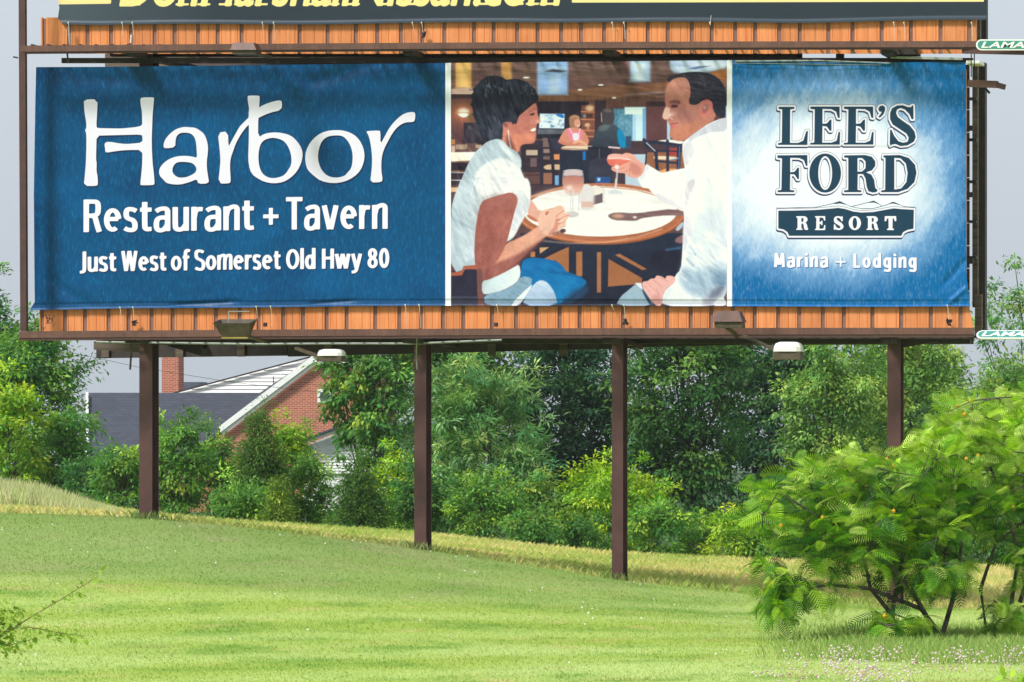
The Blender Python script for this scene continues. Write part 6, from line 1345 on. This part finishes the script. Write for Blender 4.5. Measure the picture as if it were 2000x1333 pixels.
# plant debris caught at the lower left corner and small clamp boxes on the rail
for x, y in ((518, 634), (969, 634)):
    a = P(x - 4, y - 4, -.7); b = P(x + 4, y + 4, -.62); MB().box(a, b).build('clamp', M_dark, bb)
tw = MB(); rk = random.Random(2)
for _ in range(16):
    a = Vector(P(85 + rk.uniform(-2, 18), 640 - rk.uniform(0, 20), -.3)); tw.bar(a, a + Vector((rk.uniform(-.08, .08), 0, rk.uniform(-.05, .07))), .008, .008)
props(tw.build('dry_twigs', M_wood), 'small tuft of dry twigs caught behind the lower rail at the left end', 'twigs')
# torn white liner strip along the top right of the lower poster
st = MB(); st.bar(P(1436, 119, -.25), P(1600, 118, -.25), .02, .016); st.bar(P(1600, 118, -.25), P(1740, 123, -.26), .02, .014); st.bar(P(1740, 112, -.24), P(1880, 115, -.25), .03, .03); st.bar(P(1430, 123, -.27), P(1720, 127, -.27), .006, .005)
st.build('rolled_edge', M_cable, vp)
# ---------------------------------------------------------------- green name plates
def plate(label, x0, x1, y0, y1, Y, tilt):
    c0 = P((x0 + x1) / 2, (y0 + y1) / 2, Y); t = thing('name_plate', label, 'sign', c0, 'green name plates at the right end of the catwalks')
    w = (x1 - x0) / PPM; h_ = (y1 - y0) / PPM / math.cos(tilt); t.rotation_euler = (tilt, 0, 0)
    def rr_(w_, h__, y, dp, name, m_):
        r_ = h__ / 2; pts = []
        for k in range(13): a = math.pi / 2 + math.pi * k / 12; pts.append((-w_ / 2 + r_ + r_ * math.cos(a), y, r_ * math.sin(a)))
        for k in range(13): a = -math.pi / 2 + math.pi * k / 12; pts.append((w_ / 2 - r_ + r_ * math.cos(a), y, r_ * math.sin(a)))
        o_ = link(name, MB().prism(pts, (0, dp, 0)).mesh(name), m_, t, False); return o_
    rr_(w, h_, 0, .02, 'border', M_white); rr_(w - .04, h_ - .035, -.004, .003, 'plate', M_green)
    cu = bpy.data.curves.new('name', 'FONT'); cu.body = 'LAMAR'; cu.size = 1; cu.shear = .25; cu.offset = .025; cu.extrude = 0
    o = bpy.data.objects.new('name', cu); col.objects.link(o); dg = bpy.context.evaluated_depsgraph_get(); dg.update()
    me = bpy.data.meshes.new_from_object(o.evaluated_get(dg)); bpy.data.objects.remove(o)
    n = len(me.vertices); co = np.empty(n * 3); me.vertices.foreach_get('co', co); co = co.reshape(-1, 3)
    sx = (w * .84) / np.ptp(co[:, 0]); sz = (h_ * .56) / np.ptp(co[:, 1])
    X_ = (co[:, 0] - co[:, 0].min()) * sx - w * .42; Z_ = (co[:, 1] - co[:, 1].min()) * sz - h_ * .28
    me.vertices.foreach_set('co', np.stack([X_, np.full(n, -.008), Z_], -1).ravel()); me.materials.clear(); me.update()
    link('lettering', me, M_white, t, False)
plate('upright green and white name plate at the right end of the upper rail', 1907, 2030, 77, 98, -.95, 0)
plate('steeply tilted green and white name plate at the right end of the lower rail', 1908, 2030, 645, 661, -.95, -R(50))
# ---------------------------------------------------------------- thin summer haze
hz = MB().box((-720, -310, -6.5), (720, 1520, 17.5)).mesh('haze')
mh = bpy.data.materials.new('haze'); mh.use_nodes = True; n = mh.node_tree; n.nodes.clear()
o_ = n.nodes.new('ShaderNodeOutputMaterial'); pv = n.nodes.new('ShaderNodeVolumePrincipled')
pv.inputs['Color'].default_value = (.86, .90, .95, 1); pv.inputs['Density'].default_value = .00018; pv.inputs['Anisotropy'].default_value = .2
n.links.new(pv.outputs[0], o_.inputs['Volume'])
ho = link('haze', hz, mh); props(ho, None, None, None, 'stuff')
